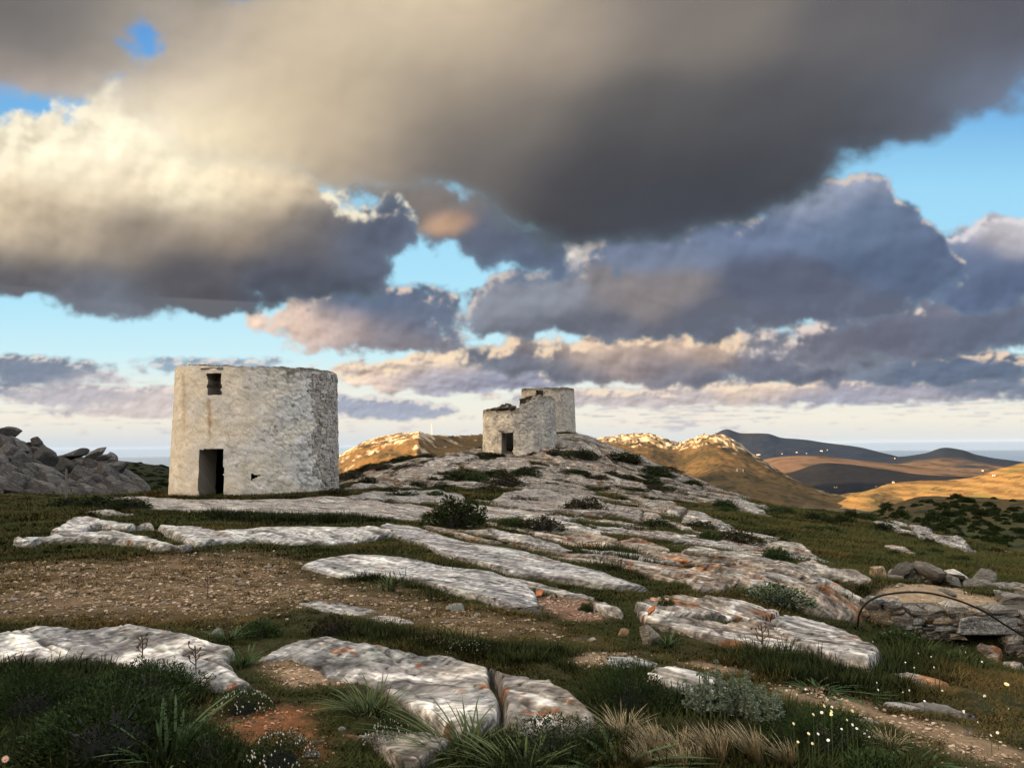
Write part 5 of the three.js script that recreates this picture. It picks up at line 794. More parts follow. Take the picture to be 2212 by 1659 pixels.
// ------------------------------------------------------------------ dry stone cistern wall on the right
const Zp = (x, y) => [x * 0.1772 + 1820.6, y * 0.1772 + 1176];
{
  const root = new THREE.Group(), o = at(2020, 1390, 10.1); root.position.copy(o); put(root, 'dry_stone_wall'); tag(root, 'low dry stone wall with a big lintel over a dark opening, under the black hose', 'wall');
  const r = rng(14), toRoot = (p) => p.sub(root.position), yaw = -0.28, front = (u) => 10.15 - (u - 2020) * 0.0004;
  const lay = (x, y, w, h, mats, name = 'stone', depth = 0.34, d0 = 0, roll = 0) => {
    const [u, v] = Zp(x, y), d = front(u) + d0, k = 0.1772 * d / FOC, p = toRoot(at(u, v, d)); p.z -= depth * 0.35;
    return stone(root, name, r, p, [w * k * 1.14, h * k * 1.16, depth], [(r() - 0.5) * 0.12, (r() - 0.5) * 0.16, roll + (r() - 0.5) * 0.1], mats);
  };
  const warm = stoneMats([[0.33, 0.21, 0.1], [0.3, 0.24, 0.17], [0.26, 0.16, 0.075]]);
  for (const [x, y, w, h, k] of [[390, 765, 160, 110, 2], [460, 700, 120, 50, 0], [620, 760, 200, 120, 0], [670, 830, 150, 70, 0], [460, 870, 290, 120, 1], [270, 850, 110, 90, 1], [260, 940, 130, 90, 1], [430, 930, 110, 40, 0], [520, 960, 180, 100, 1],
    [370, 960, 100, 80, 1], [740, 920, 230, 110, 0], [920, 940, 150, 90, 0], [690, 1000, 140, 60, 2], [860, 1015, 200, 60, 0], [940, 855, 180, 100, 0], [1060, 870, 80, 50, 0], [1040, 925, 80, 50, 1], [1150, 840, 240, 100, 2], [1390, 830, 250, 150, 0],
    [1250, 935, 300, 90, 0], [1340, 885, 80, 40, 2], [1100, 995, 150, 40, 0], [1070, 1035, 150, 40, 2], [1260, 1025, 270, 70, 0], [1370, 975, 60, 40, 0], [930, 1060, 120, 40, 0], [1090, 1075, 180, 60, 0], [1250, 1085, 150, 60, 2], [1390, 1115, 190, 60, 0],
    [1560, 850, 170, 60, 0], [1680, 850, 150, 50, 0], [1960, 830, 300, 80, 0], [2170, 960, 90, 90, 0], [2180, 1050, 90, 70, 2], [2090, 1160, 200, 110, 0], [2110, 1260, 220, 80, 0], [2050, 1335, 130, 90, 2], [2170, 1340, 100, 90, 0], [2180, 1440, 120, 70, 0], [2060, 1430, 130, 80, 2],
    [2260, 1160, 120, 110, 0], [2280, 1040, 120, 100, 2], [2260, 900, 150, 110, 0], [800, 1090, 140, 60, 0], [620, 1060, 200, 70, 2], [480, 1050, 140, 80, 1], [2330, 1280, 120, 120, 0], [1000, 1125, 200, 50, 0], [1200, 1140, 200, 50, 2]]) lay(x, y, w, h, [SM.grey, warm, SM.dark][k]);
  { // lintel: a long slab, thicker in the middle than at its ends
    const [u, v] = Zp(1775, 985), d = front(u), k = 0.1772 * d / FOC, sh = new THREE.Shape([[-360, -75], [-320, 60], [-200, 95], [150, 100], [340, 60], [365, -60], [330, -95], [-330, -90]].map(([x, y]) => new THREE.Vector2(x * k, y * k)));
    const g = new THREE.ExtrudeGeometry(sh, { depth: 0.36, bevelEnabled: true, bevelSize: 0.02, bevelThickness: 0.02, bevelSegments: 2, steps: 3, curveSegments: 2 }), m = new THREE.Mesh(g, mat({ color: new THREE.Color().setRGB(0.33, 0.34, 0.345), map: rockMap, bumpMap: rockBump, bumpScale: 0.04 }));
    m.position.copy(toRoot(at(u, v, d))); m.position.z -= 0.34; m.userData.label = 'long blue grey lintel stone'; put(m, 'lintel', root);
  }
  const dark_backing = (x0, x1, y0, y1, d0, dep) => { const [u0, v0] = Zp(x0, y0), [u1, v1] = Zp(x1, y1), d = front((u0 + u1) / 2) + d0, a = toRoot(at(u0, v1, d)), b = toRoot(at(u1, v0, d)), m = new THREE.Mesh(new THREE.BoxGeometry(b.x - a.x, b.y - a.y, dep), mat({ color: new THREE.Color().setRGB(0.05, 0.046, 0.04) })); m.position.set((a.x + b.x) / 2, (a.y + b.y) / 2, (a.z + b.z) / 2 - dep / 2); put(m, 'dark_backing', root); };
  dark_backing(230, 1500, 800, 1300, 0.2, 0.5); dark_backing(1500, 1990, 850, 1075, 0.22, 0.5); dark_backing(1990, 2500, 830, 1560, 0.2, 0.5); dark_backing(1490, 2000, 1060, 1560, 0.95, 0.2);  // near-black boxes stand in for the shade in joints and opening
}
{ // the loose stones along the back of the platform
  const r = rng(15), label = ['grey block in the row of loose stones behind the sandy platform', 'loose stones behind the sandy platform'];
  const special = { 0: 'upright ochre stone at the left end of the row behind the platform', 10: 'large tilted grey slab lying across the row behind the platform', 13: 'bright white stone perched on the row behind the platform', 17: 'faceted pale block at the right of the white perched stone', 24: 'tiny white stone beside the big block, at the right border of the platform' };
  const wm = stoneMats([[0.72, 0.7, 0.67]]), ochre = stoneMats([[0.36, 0.28, 0.19]]);
  [[440, 400, 110, 200, 0], [640, 370, 150, 60, 0.1], [720, 320, 240, 80, 0.25], [560, 460, 110, 100, 0], [700, 490, 200, 70, 0], [600, 405, 140, 50, 0], [830, 410, 120, 40, 0.1], [890, 420, 70, 80, 0], [1050, 440, 250, 110, -0.05], [960, 370, 90, 60, 0],
    [1110, 340, 320, 110, -0.3], [1290, 470, 230, 90, -0.1], [1230, 410, 90, 70, 0], [1390, 370, 270, 110, -0.4], [1450, 480, 110, 70, 0], [1530, 460, 80, 60, 0], [1580, 510, 230, 80, 0.15], [1720, 430, 220, 130, -0.1], [1760, 510, 160, 90, -0.2], [2000, 540, 230, 100, 0],
    [2130, 510, 100, 70, 0.3], [2060, 670, 290, 110, -0.1], [780, 545, 130, 30, -0.2], [1310, 590, 90, 40, -0.1], [1940, 610, 60, 40, 0], [2190, 570, 70, 60, 0], [2180, 640, 80, 60, 0], [2290, 560, 160, 90, 0]].forEach(([x, y, w, h, roll], i) => {
    const [u, vb] = Zp(x, y + h / 2), g = onGround(u, Math.max(vb, 1176 + 520 * 0.1772), 0, 30), d = y > 560 ? -g.z : Math.max(12.6, -g.z), [, vc] = Zp(x, y), p = at(u, vc, d), k = 0.1772 * d / FOC;
    const m = new THREE.Mesh((i % 3 ? CHUNKS : BLOCKS)[i % 5], (i === 13 || i === 24 ? wm : i === 0 ? ochre : i % 4 === 2 ? SM.dark : SM.grey)[Math.floor(r() * (i === 13 || i === 24 || i === 0 ? 1 : 3))]);
    const f = i % 3 ? 0.72 : 1.1; m.position.copy(p); m.scale.set(w * k * f, h * k * f * 1.12, 0.28 * f); m.rotation.set((r() - 0.5) * 0.3, (r() - 0.5) * 0.5, roll);
    tag(put(m, 'stone'), special[i] ?? label[0], 'stone', special[i] ? undefined : label[1]);
  });
}
{ // hose
  const pts = [[185, 1000], [190, 960], [212, 835], [300, 712], [450, 632], [650, 595], [850, 582], [1050, 594], [1250, 636], [1500, 716], [1750, 832], [2000, 990], [2230, 1125], [2400, 1230]].map(([x, y], i) => { const [u, v] = Zp(x, y); return at(u, v, 9.75 - 0.2 * Math.sin(i / 13 * 3.14)); });
  tag(put(new THREE.Mesh(new THREE.TubeGeometry(new THREE.CatmullRomCurve3(pts), 160, 0.0125, 10), mat({ color: new THREE.Color().setRGB(0.012, 0.012, 0.013), roughness: 0.55 })), 'hose'), 'black plastic hose bent in a high arch over the dry stone wall', 'hose');
}
for (const [u, v, w, d, a, label] of [[1165, 1284, 0.11, 0.06, [0.1, 0.3, 0.05], 'flat terracotta shard on the brown chips beside the long pale slab'], [1408, 1323, 0.12, 0.07, [0.5, 0.4, 0.5], 'terracotta shard leaning on the large orange and white slab']]) {
  const p = onGround(u, v, u > 1300 ? 0.16 : 0.03), g = new THREE.CylinderGeometry(0.1, 0.1, 2 * d, 14, 1, true, 0, 1.3), inner = new THREE.CylinderGeometry(0.088, 0.088, 2 * d, 14, 1, true, 0, 1.3); g.translate(-0.06, 0, -0.08); inner.translate(-0.06, 0, -0.08);
  const m = new THREE.Mesh(mergeGeometries([g, inner]), mat({ color: new THREE.Color().setRGB(0.36, 0.14, 0.065), side: THREE.DoubleSide, bumpMap: soilBump, bumpScale: 0.004 })); m.position.copy(p); m.rotation.set(1.57 - a[0], a[1], a[2] - 1); m.scale.setScalar(0.8);
  tag(put(m, 'tile_shard'), label, 'tile shard');
}
{ // a thin stake in the hollow
  const p = onGround(139, 1108, 0, 40), m = new THREE.Mesh(new THREE.CylinderGeometry(0.03, 0.04, 1.1, 8), mat({ color: new THREE.Color().setRGB(0.12, 0.115, 0.1) })); const q = at(139, 1134, 24); m.position.set(q.x, groundY(q.x, q.z) + 0.5, q.z); m.rotation.z = 0.03;
  tag(put(m, 'stake'), 'thin grey stake standing in the dark hollow behind the long white outcrop', 'stake');
}
// ------------------------------------------------------------------ far things: mast, houses
const farLand = scene.children.filter((o) => o.isMesh && o.userData.kind === 'structure' && o.name !== 'ground' && o.name !== 'sea' && o.name !== 'hill_west');
farLand.forEach((o) => { o.updateMatrixWorld(true); o.geometry.computeBoundingSphere(); });
const caster = new THREE.Raycaster();
const onLand = (u, v, list = farLand) => { caster.set(EYE, ray(u, v).normalize()); return caster.intersectObjects(list, false)[0]?.point; };
{
  const foot = onLand(932, 945) ?? at(932, 942, 990), H = Math.max(10, (945 - 916) * Math.hypot(foot.x, foot.z) / FOC), root = new THREE.Group(); root.position.copy(foot); root.position.y -= 0.5; put(root, 'radio_mast'); tag(root, 'thin lattice radio mast on the ridge of the far hill', 'mast');
  const mm = mat({ color: new THREE.Color().setRGB(0.5, 0.42, 0.36), metalness: 0.2, roughness: 0.6 }), bar = (a, b, rr, name) => { const L = a.distanceTo(b), m = new THREE.Mesh(new THREE.CylinderGeometry(rr, rr, L, 6), mm); m.position.copy(a).lerp(b, 0.5); m.quaternion.setFromUnitVectors(new THREE.Vector3(0, 1, 0), b.clone().sub(a).normalize()); put(m, name, root); };
  const leg = (i, y) => { const a = i * 2.094, R = lerp(0.75, 0.3, y / H); return new THREE.Vector3(Math.cos(a) * R, y, Math.sin(a) * R); };
  for (let i = 0; i < 3; i++) { bar(leg(i, 0), leg(i, H * 0.86), 0.13, 'leg'); for (let k = 0; k < 7; k++) bar(leg(i, H * 0.12 * k), leg((i + 1) % 3, H * 0.12 * (k + 1)), 0.07, 'brace'); }
  bar(new THREE.Vector3(0, H * 0.84, 0), new THREE.Vector3(0, H * 1.04, 0), 0.1, 'antenna');
  const pod = new THREE.Mesh(new THREE.CylinderGeometry(0.55, 0.55, 1.4, 10), mm); pod.position.y = H * 0.8; put(pod, 'antenna_drum', root);
}
{
  const white = mat({ color: new THREE.Color().setRGB(0.3, 0.285, 0.265) }), dark = mat({ color: new THREE.Color().setRGB(0.05, 0.06, 0.08) }), r = rng(3);
  const spots = [[1639, 983, 20, 3.2, 'long white building beside the brown ridge end, in the shaded valley'], [1722, 978, 8, 3, 'white house above the pinkish hill, second from the left'], [1775, 975, 14, 3.4, 'white house cluster block highest above the pinkish hill'], [1788, 973, 4, 2.6, 'tiny white house beside the highest white block'], [1690, 981, 5, 2.6, 'small white house left of the others above the pinkish hill'], [1743, 980, 4, 2.4, 'small white house in the gap between two larger ones'],
    [1934, 991, 5, 3, 'white chapel on the saddle before the dark mountain'], [1593, 1018, 8, 2.6, 'sunlit farm hut low on the brown hillside'], [1606, 1019, 4, 3, 'tiny shed beside the sunlit farm hut'], [1806, 1054, 17, 3.6, 'long cream farmhouse where the brown spur meets the terraces'], [1893, 1052, 7, 3.4, 'white hut on the skyline of the terraces'], [1931, 1044, 10, 3.4, 'white house on the crest of the terraced hill'], [2148, 1029, 13, 5, 'sunlit cream house high on the terraced hill'], [2124, 1018, 8, 4, 'white house behind the terraced hill, in the valley']];
  for (const [u, v, w, hp, label] of spots) {
    const p = onLand(u, v); if (!p) continue; const D = Math.hypot(p.x, p.z), k = D / FOC, W = w * k * 0.36, H = Math.max(hp * k * 0.42, 1), dep = W * 0.7, root = new THREE.Group(); root.position.copy(p); root.rotation.y = (r() - 0.5) * 0.6 + Math.atan2(-p.x, -p.z); put(root, 'house'); tag(root, label, 'house', 'small houses in the valley');
    const body = new THREE.Mesh(new THREE.BoxGeometry(W, H + 3, dep), white); body.position.y = H / 2 - 1.5; put(body, 'wall', root);
    const roof = new THREE.Mesh(new THREE.BoxGeometry(W * 1.03, 0.35, dep * 1.03), white); roof.position.y = H + 0.17; put(roof, 'roof', root);
    for (let i = 0; i < Math.max(1, Math.round(W / 6)); i++) { const d = new THREE.Mesh(new THREE.BoxGeometry(0.9, i % 2 ? 1 : 1.9, 0.1), dark); d.position.set(-W / 2 + (i + 0.5) * W / Math.max(1, Math.round(W / 6)), i % 2 ? 1.5 : 0.95, dep / 2 + 0.03); put(d, i % 2 ? 'window' : 'door', root); }
  }
}
// ------------------------------------------------------------------ plants
const onRock = (x, z, m = 0) => { for (const s of slabs) if (inBox(s, x, z, 0.05) && sdPoly(s.P, x, z) > m) return true; return false; };
const MILLS = [[-9.5, -29.6, 2.97], [0.6, -64, 3], [4, -88, 3]].map(([, d, R], i) => { const c = at([555, 1122, 1184][i], 900, d); return [c.x, c.z, R]; });
function blades(r, n, { h, spread, lean, width, dirs = 1, droop = 0.5, wind = 0, seg = 3, base = [1, 1, 1], tip = [1.25, 1.2, 1] }) {
  const pos = [], col = [], idx = [];
  for (let b = 0; b < n; b++) {
    const a = r() * 6.2832, rad = spread * Math.sqrt(r()), x0 = Math.cos(a) * rad, z0 = Math.sin(a) * rad, L = h * (0.55 + 0.6 * r()), out = a + (r() - 0.5) * 1.6, ln = lean * (0.3 + r()), dx = Math.cos(out) * ln + wind, dz = Math.sin(out) * ln, w = width * (0.7 + 0.6 * r()), px = -dz, pz = dx, pl = Math.hypot(px, pz) || 1, tone = 0.75 + 0.5 * r(), k0 = pos.length / 3;
    for (let s = 0; s <= seg; s++) {
      const t = s / seg, f = t * t * droop + t * (1 - droop), x = x0 + dx * L * f, z = z0 + dz * L * f, y = L * t * (1 - 0.35 * ln * droop * t), ww = w * (s === seg ? 0 : 1 - 0.35 * t) / pl / 2;
      const c = [0, 1, 2].map((i) => lerp(base[i], tip[i], t) * tone * (0.6 + 0.4 * Math.min(1, t * 2)));
      if (s === seg) { pos.push(x, y, z); col.push(...c); } else { pos.push(x - px * ww, y, z - pz * ww, x + px * ww, y, z + pz * ww); col.push(...c, ...c); }
    }
    for (let s = 0; s < seg - 1; s++) { const k = k0 + s * 2; idx.push(k, k + 1, k + 2, k + 1, k + 3, k + 2); }
    idx.push(k0 + (seg - 1) * 2, k0 + (seg - 1) * 2 + 1, k0 + seg * 2);
  }
  return geo(pos, idx, col);
}
const leafMat = new THREE.MeshPhysicalMaterial({ vertexColors: true, side: THREE.DoubleSide, roughness: 0.85, specularIntensity: 0.1 });
const dummy = new THREE.Object3D();
function scatter(name, label, category, g, list, colorOf) {
  const m = new THREE.InstancedMesh(g, leafMat, list.length), c = new THREE.Color();
  list.forEach((p, i) => { dummy.position.set(p.x, p.y, p.z); dummy.rotation.set(p.tx ?? 0, p.a ?? 0, p.tz ?? 0); dummy.scale.set(p.s * (p.w ?? 1), p.s * (p.hh ?? 1), p.s * (p.w ?? 1)); dummy.updateMatrix(); m.setMatrixAt(i, dummy.matrix); m.setColorAt(i, c.setRGB(...colorOf(p))); });
  return tag(put(m, name), label, category, null, 'stuff');
}
const zone = (pts) => boxed(worldPoly(pts));
const inZone = (zz, x, z, soft = 0.5) => (inBox(zz, x, z, soft) ? sm(-soft, soft, sdPoly(zz.P, x, z)) : 0);
const LUSH = [[[-60, 1440], [250, 1430], [430, 1450], [470, 1500], [400, 1540], [480, 1620], [560, 1690], [-60, 1690]], [[1270, 1500], [1330, 1450], [1400, 1460], [1560, 1510], [1700, 1540], [1900, 1600], [2000, 1690], [880, 1690], [980, 1600], [1290, 1590]], [[1560, 1400], [1760, 1415], [1880, 1430], [1900, 1390], [2060, 1400], [2110, 1440], [2000, 1520], [1750, 1500], [1600, 1460]], [[760, 1350], [900, 1370], [1080, 1400], [1240, 1410], [1240, 1450], [1080, 1430], [900, 1395], [740, 1375]], [[870, 1215], [960, 1230], [1140, 1300], [1100, 1308], [1000, 1290], [850, 1262], [760, 1255]], [[1290, 1190], [1400, 1200], [1440, 1240], [1400, 1250], [1300, 1230], [1240, 1195]], [[460, 1115], [800, 1122], [840, 1132], [560, 1136], [420, 1118]]].map(zone);
const DRYZ = [[[1330, 1570], [1450, 1555], [1600, 1570], [1720, 1620], [1740, 1690], [1340, 1690]], [[1880, 1450], [2230, 1480], [2230, 1640], [2050, 1570], [1900, 1500]], [[-60, 1240], [420, 1290], [500, 1350], [-60, 1350]]].map(zone);
{
  const r = rng(101), short = [], mid = [], N = 190000, near = 3.3, far = 75;
  for (let k = 0; k < N; k++) {
    const d = near * Math.pow(far / near, Math.pow(r(), 0.85)), a = (r() * 2 - 1) * 0.66, x = d * Math.sin(a), z = -d * Math.cos(a);
    if (MILLS.some(([mx, mz, R]) => Math.hypot(x - mx, z - mz) < R + 0.1 + 0.9 * Math.max(0, n2(x * 2, z * 2)))) continue;
    const [b, e] = d < 25 ? earthAt(x, z) : [0, null]; const nz = fbm(x * 0.55 + 3, z * 0.55, 3), patch = fbm(x * 1.4 + 50, z * 1.4, 2);
    if (e && r() < b * (1 - e.grass - 0.5 * sm(0.2, 0.6, patch) * (e.k < 1 ? 0.2 : 1))) continue;
    if (onRock(x, z, -0.01)) continue;
    let lush = 0; for (const l of LUSH) lush = Math.max(lush, inZone(l, x, z, 0.25)); let dry = 0; for (const l of DRYZ) dry = Math.max(dry, inZone(l, x, z, 0.5));
    if (lush < 0.3 && r() < 0.25 + 0.35 * sm(0.1, 0.5, -nz)) continue;
    const s = clamp(d / 8.5, 0.8, 3.4) * (0.6 + 0.6 * r()) * (b > 0.3 ? 0.65 : 1), p = { x, y: groundY(x, z) - 0.01, z, a: r() * 6.28, s, w: 1, hh: (0.55 + 0.5 * lush + 0.25 * nz), dry: clamp(dry * 0.75 + 0.55 * sm(-0.1, 0.6, nz) + 0.4 * (b > 0.2 ? 1 : 0) - 0.5 * lush, 0, 1), lush, t: r(), d };
    if (lush > 0.35 && r() < 0.11) { p.s = Math.min(p.s, 1.35); mid.push(p); } else short.push(p);
  }
  const tone = (p) => { const g = mixc([0.027, 0.031, 0.0095], [0.014, 0.02, 0.007], p.lush), c = mixc(g, [0.09, 0.057, 0.024], p.dry * 0.8 * (0.4 + p.t)), k = 0.6 + 0.65 * p.t; return c.map((v) => v * k); };
  scatter('grass', 'short green and brown turf between the slabs', 'grass', blades(rng(1), 15, { h: 0.085, spread: 0.075, lean: 0.7, width: 0.0075, seg: 2 }), short, tone);
  scatter('grass', 'taller fresh grass along the slabs and in the hollows', 'grass', blades(rng(2), 22, { h: 0.16, spread: 0.1, lean: 0.7, width: 0.008, wind: 0.25, seg: 3 }), mid, tone);
}
{ // gravel chips and pebbles on the bare earth
  const r = rng(55), list = [], g = [0, 1, 2].map((i) => { const q = CHUNKS[i].clone(); q.scale(1, 0.45, 0.8); return q; });
  const chip = mergeVertices(new THREE.IcosahedronGeometry(1, 0).deleteAttribute('uv').deleteAttribute('normal')).toNonIndexed(); chip.scale(1, 0.4, 0.75); chip.computeVertexNormals(); chip.setAttribute('color', new THREE.Float32BufferAttribute(new Array(chip.attributes.position.count * 3).fill(1), 3));
  for (let k = 0; k < 90000; k++) {
    const d = 3.6 * Math.pow(15 / 3.6, r()), a = (r() * 2 - 1) * 0.66, x = d * Math.sin(a), z = -d * Math.cos(a), [b, e] = earthAt(x, z); if (!e || r() > b * e.k) continue; if (onRock(x, z, 0.0)) continue;
    if (fbm(x * 1.4 + 50, z * 1.4, 2) > 0.35 && r() < 0.6) continue;
    const s = (0.005 + 0.015 * Math.pow(r(), 4)) * clamp(d / 6, 0.8, 1.7); list.push({ x, y: groundY(x, z) + s * 0.2, z, a: r() * 6.28, s, tx: (r() - 0.5) * 0.7, tz: (r() - 0.5) * 0.7, t: r(), e });
  }
  scatter('gravel', 'loose flat gravel chips on the bare earth', 'gravel', chip, list, (p) => { const c = mixc(p.e.c, [0.33, 0.27, 0.21], p.e.c[2] < 0.05 ? 0.1 + 0.5 * p.t ** 4 : 0.12 + 0.6 * p.t * p.t), k = 0.8 + 0.5 * p.t; return c.map((v) => v * k); });
}
// ---- bushes
function bushGeometry(seed, n, { leaf = 0.045, colors, tall = 0.55, ragged: rg = 0.5, narrow = 0.5, up = 0.3 }) {
  const r = rng(seed), pos = [], col = [], idx = [];
  for (let i = 0; i < n; i++) {
    const a = r() * 6.283, z = Math.pow(r(), 0.8), q = Math.sqrt(1 - z * z), dir = [Math.cos(a) * q, z, Math.sin(a) * q], R = (0.35 + 0.65 * Math.pow(r(), 0.35)) * (1 + rg * fbm3(dir[0] * 2.4 + seed, dir[1] * 2.4, dir[2] * 2.4, 3));
    const x = dir[0] * R * 0.5, y = dir[1] * R * tall, w = dir[2] * R * 0.5, t = [dir[0] + (r() - 0.5) * 1.4, dir[1] + up + (r() - 0.5) * 1.2, dir[2] + (r() - 0.5) * 1.4], tl = Math.hypot(...t), L = leaf * (0.6 + 0.8 * r());
    const s = [r() - 0.5, r() - 0.5, r() - 0.5], sl = Math.hypot(...s), W = L * narrow, k = pos.length / 3, c = colors[Math.floor(r() * colors.length)], b = 0.7 + 0.6 * r();
    pos.push(x - s[0] / sl * W, y - s[1] / sl * W, w - s[2] / sl * W, x + s[0] / sl * W, y + s[1] / sl * W, w + s[2] / sl * W, x + t[0] / tl * L, y + t[1] / tl * L, w + t[2] / tl * L);
    for (let j = 0; j < 3; j++) col.push(c[0] * b, c[1] * b, c[2] * b); idx.push(k, k + 1, k + 2);
  }
  return geo(pos, idx, col);
}
const coreGeo = (() => { const g = new THREE.SphereGeometry(0.27, 14, 8, 0, 6.2832, 0, 1.6), p = g.attributes.position; for (let i = 0; i < p.count; i++) p.setY(i, p.getY(i) * 1.0); g.setAttribute('color', new THREE.Float32BufferAttribute(new Array(p.count * 3).fill(0.01), 3)); return g; })();  // solid near-black dome, stands in for the shade inside a bush
const stemGeo = (() => { const r = rng(4), l = []; for (let i = 0; i < 9; i++) { const g = new THREE.CylinderGeometry(0.006, 0.016, 0.42, 5); g.translate(0, 0.2, 0); g.rotateZ((r() - 0.5) * 1.6); g.rotateY(r() * 6.28); l.push(g); } const g = mergeGeometries(l); g.setAttribute('color', new THREE.Float32BufferAttribute(new Array(g.attributes.position.count * 3).fill(0.07), 3)); return g; })();
const DG = [[0.014, 0.024, 0.007], [0.02, 0.032, 0.009], [0.01, 0.017, 0.005]], BR = [[0.036, 0.026, 0.016], [0.048, 0.032, 0.02], [0.022, 0.022, 0.012]], FG = [[0.028, 0.044, 0.015], [0.038, 0.056, 0.019], [0.02, 0.034, 0.012]], GG = [[0.13, 0.16, 0.11], [0.09, 0.12, 0.075], [0.17, 0.2, 0.15]];
const KIND = {
  dark: [51, 52, 53].map((s) => bushGeometry(s, 2600, { colors: [...DG, ...DG, BR[0]], leaf: 0.045 })), brown: [61, 62, 63].map((s) => bushGeometry(s, 2600, { colors: [...BR, DG[0]], leaf: 0.042 })),
  green: [71, 72].map((s) => bushGeometry(s, 3000, { colors: FG, leaf: 0.06, narrow: 0.3, up: 0.7, rg: 0.45 })), grey: [81].map((s) => bushGeometry(s, 3400, { colors: [...GG, ...FG], leaf: 0.035, narrow: 0.6 })),
  fine: [91, 92].map((s) => bushGeometry(s, 9000, { colors: [...DG, FG[0], FG[2]], leaf: 0.028, narrow: 0.22, up: 0.5, ragged: 0.5 })),
};
let bushN = 0;
function bush(kind, u, v, wpx, hpx, label, group, name = 'shrub') {
  const p = onGround(u, v, 0, 110), D = -p.z, W = wpx * D / FOC, H = hpx * D / FOC, root = new THREE.Group(); root.position.set(p.x, groundY(p.x, p.z) - 0.02, p.z - W * 0.2); root.position.y = groundY(root.position.x, root.position.z) - 0.03; root.rotation.y = bushN * 2.4;
  const sy = H / 0.55; root.scale.set(W, sy, W * 0.85); put(root, name); tag(root, label, 'shrub', group);
  const g = KIND[kind][bushN++ % KIND[kind].length]; put(new THREE.Mesh(g, leafMat), 'foliage', root); put(new THREE.Mesh(coreGeo, leafMat), 'dark_core', root); put(new THREE.Mesh(stemGeo, leafMat), 'stem', root); return root;
}
for (const b of [
  ['dark', 985, 1143, 140, 62, 'big round dark bush among the slabs, below the ruined mill'], ['brown', 718, 1072, 78, 16, 'low brown cushion at the right foot of the big mill'], ['brown', 635, 1078, 70, 9, 'flat dark cushion before the wall of the big mill'],
  ['dark', 205, 1100, 120, 26, 'dark scrub patch behind the humped white outcrop'], ['dark', 270, 1102, 100, 24, 'dark scrub below the pinkish shelf of the big mill'], ['dark', 140, 1098, 100, 22, 'black green scrub at the lip of the hollow'],
  ['brown', 760, 1040, 100, 17, 'brown scrub on the left shoulder of the ridge, beside the big mill'], ['dark', 792, 1052, 55, 22, 'dark bush with a rounded top right of the big mill'], ['dark', 866, 1079, 90, 17, 'low dark bush in front of the whaleback rock'], ['green', 942, 1079, 50, 18, 'green tuft of a bush at the end of the whaleback rock'],
  ['dark', 992, 1046, 120, 26, 'wide dark bush half way up the ridge'], ['green', 1030, 1050, 80, 24, 'grey green bush beside the wide dark bush on the ridge'], ['brown', 1092, 1056, 100, 28, 'broad brown heath cushion in front of the grey dome'], ['dark', 1130, 1034, 74, 22, 'dark cushion above the grey dome'], ['dark', 1232, 1030, 66, 16, 'dark cushion between the ridge slabs, below the summit'],
  ['brown', 1125, 1093, 110, 19, 'brown heath strip at the foot of the grey dome'], ['brown', 1170, 1150, 120, 32, 'brown heath cushion under the white striped ledge'], ['brown', 1262, 1112, 105, 36, 'large brown heath cushion right of the grey dome'], ['green', 1108, 1143, 80, 24, 'green bush below the long pale ledge'],
  ['dark', 1257, 996, 110, 22, 'dark scrub below the bulging summit rock'], ['dark', 1350, 1000, 100, 20, 'dark scrub on the skyline side of the summit'], ['dark', 1413, 1028, 80, 17, 'dark cushion behind the skyline rib'], ['dark', 1498, 1053, 56, 15, 'dark cushion near the lower end of the skyline rib'], ['brown', 1300, 1040, 50, 14, 'small brown cushion on the upper ridge flank'],
].concat([
  ['dark', 1420, 1146, 100, 24, 'dark heath on the ridge flank above the white topped rock'], ['dark', 1515, 1148, 78, 22, 'dark heath at the grass edge, right of the white topped rock'], ['green', 1535, 1175, 56, 28, 'green spiky bush below the white topped rock'], ['brown', 1598, 1182, 130, 34, 'broad brown heath patch between rib and orange ledges'], ['green', 1684, 1222, 84, 38, 'fresh green bush behind the rust outcrop'], ['green', 1442, 1211, 66, 22, 'green bush on the rugged orange ledge'],
  ['grey', 1690, 1318, 150, 46, 'grey green leafy carpet at the foot of the rust outcrop'], ['dark', 1745, 1372, 70, 26, 'dark green clump growing on the large orange slab'], ['green', 1440, 1330, 60, 40, 'green clump at the left end of the large orange slab'], ['green', 1268, 1322, 40, 22, 'small green clump beside the lone smooth rock'],
  ['brown', 712, 1378, 120, 46, 'dark brown bush behind the broad flat slab'], ['green', 555, 1378, 100, 36, 'grassy green clump above the white veined slab'],
  ['fine', 190, 1660, 420, 150, 'big dark green bush filling the lower left corner'], ['fine', 40, 1560, 220, 100, 'green bush at the left border before the white veined slab'], ['fine', 300, 1530, 260, 90, 'dark green bush between the red earth and the white veined slab'], ['fine', 430, 1668, 200, 90, 'dark bush beside the red earth, at the bottom border'],
  ['fine', 1370, 1545, 220, 100, 'dense green bush right of the seamed boulder'], ['fine', 1200, 1660, 330, 80, 'dark low bush in front of the seamed boulder'], ['fine', 1800, 1640, 260, 90, 'dark leafy bush behind the yellow grass, with daisies beside it'], ['green', 1960, 1420, 120, 60, 'lush green growth behind the pale rounded slab end'], ['green', 2040, 1440, 150, 40, 'lush green growth before the wall'], ['green', 1900, 1700, 200, 60, 'green growth at the bottom border, right of the yellow grass'],
])) bush(...b);
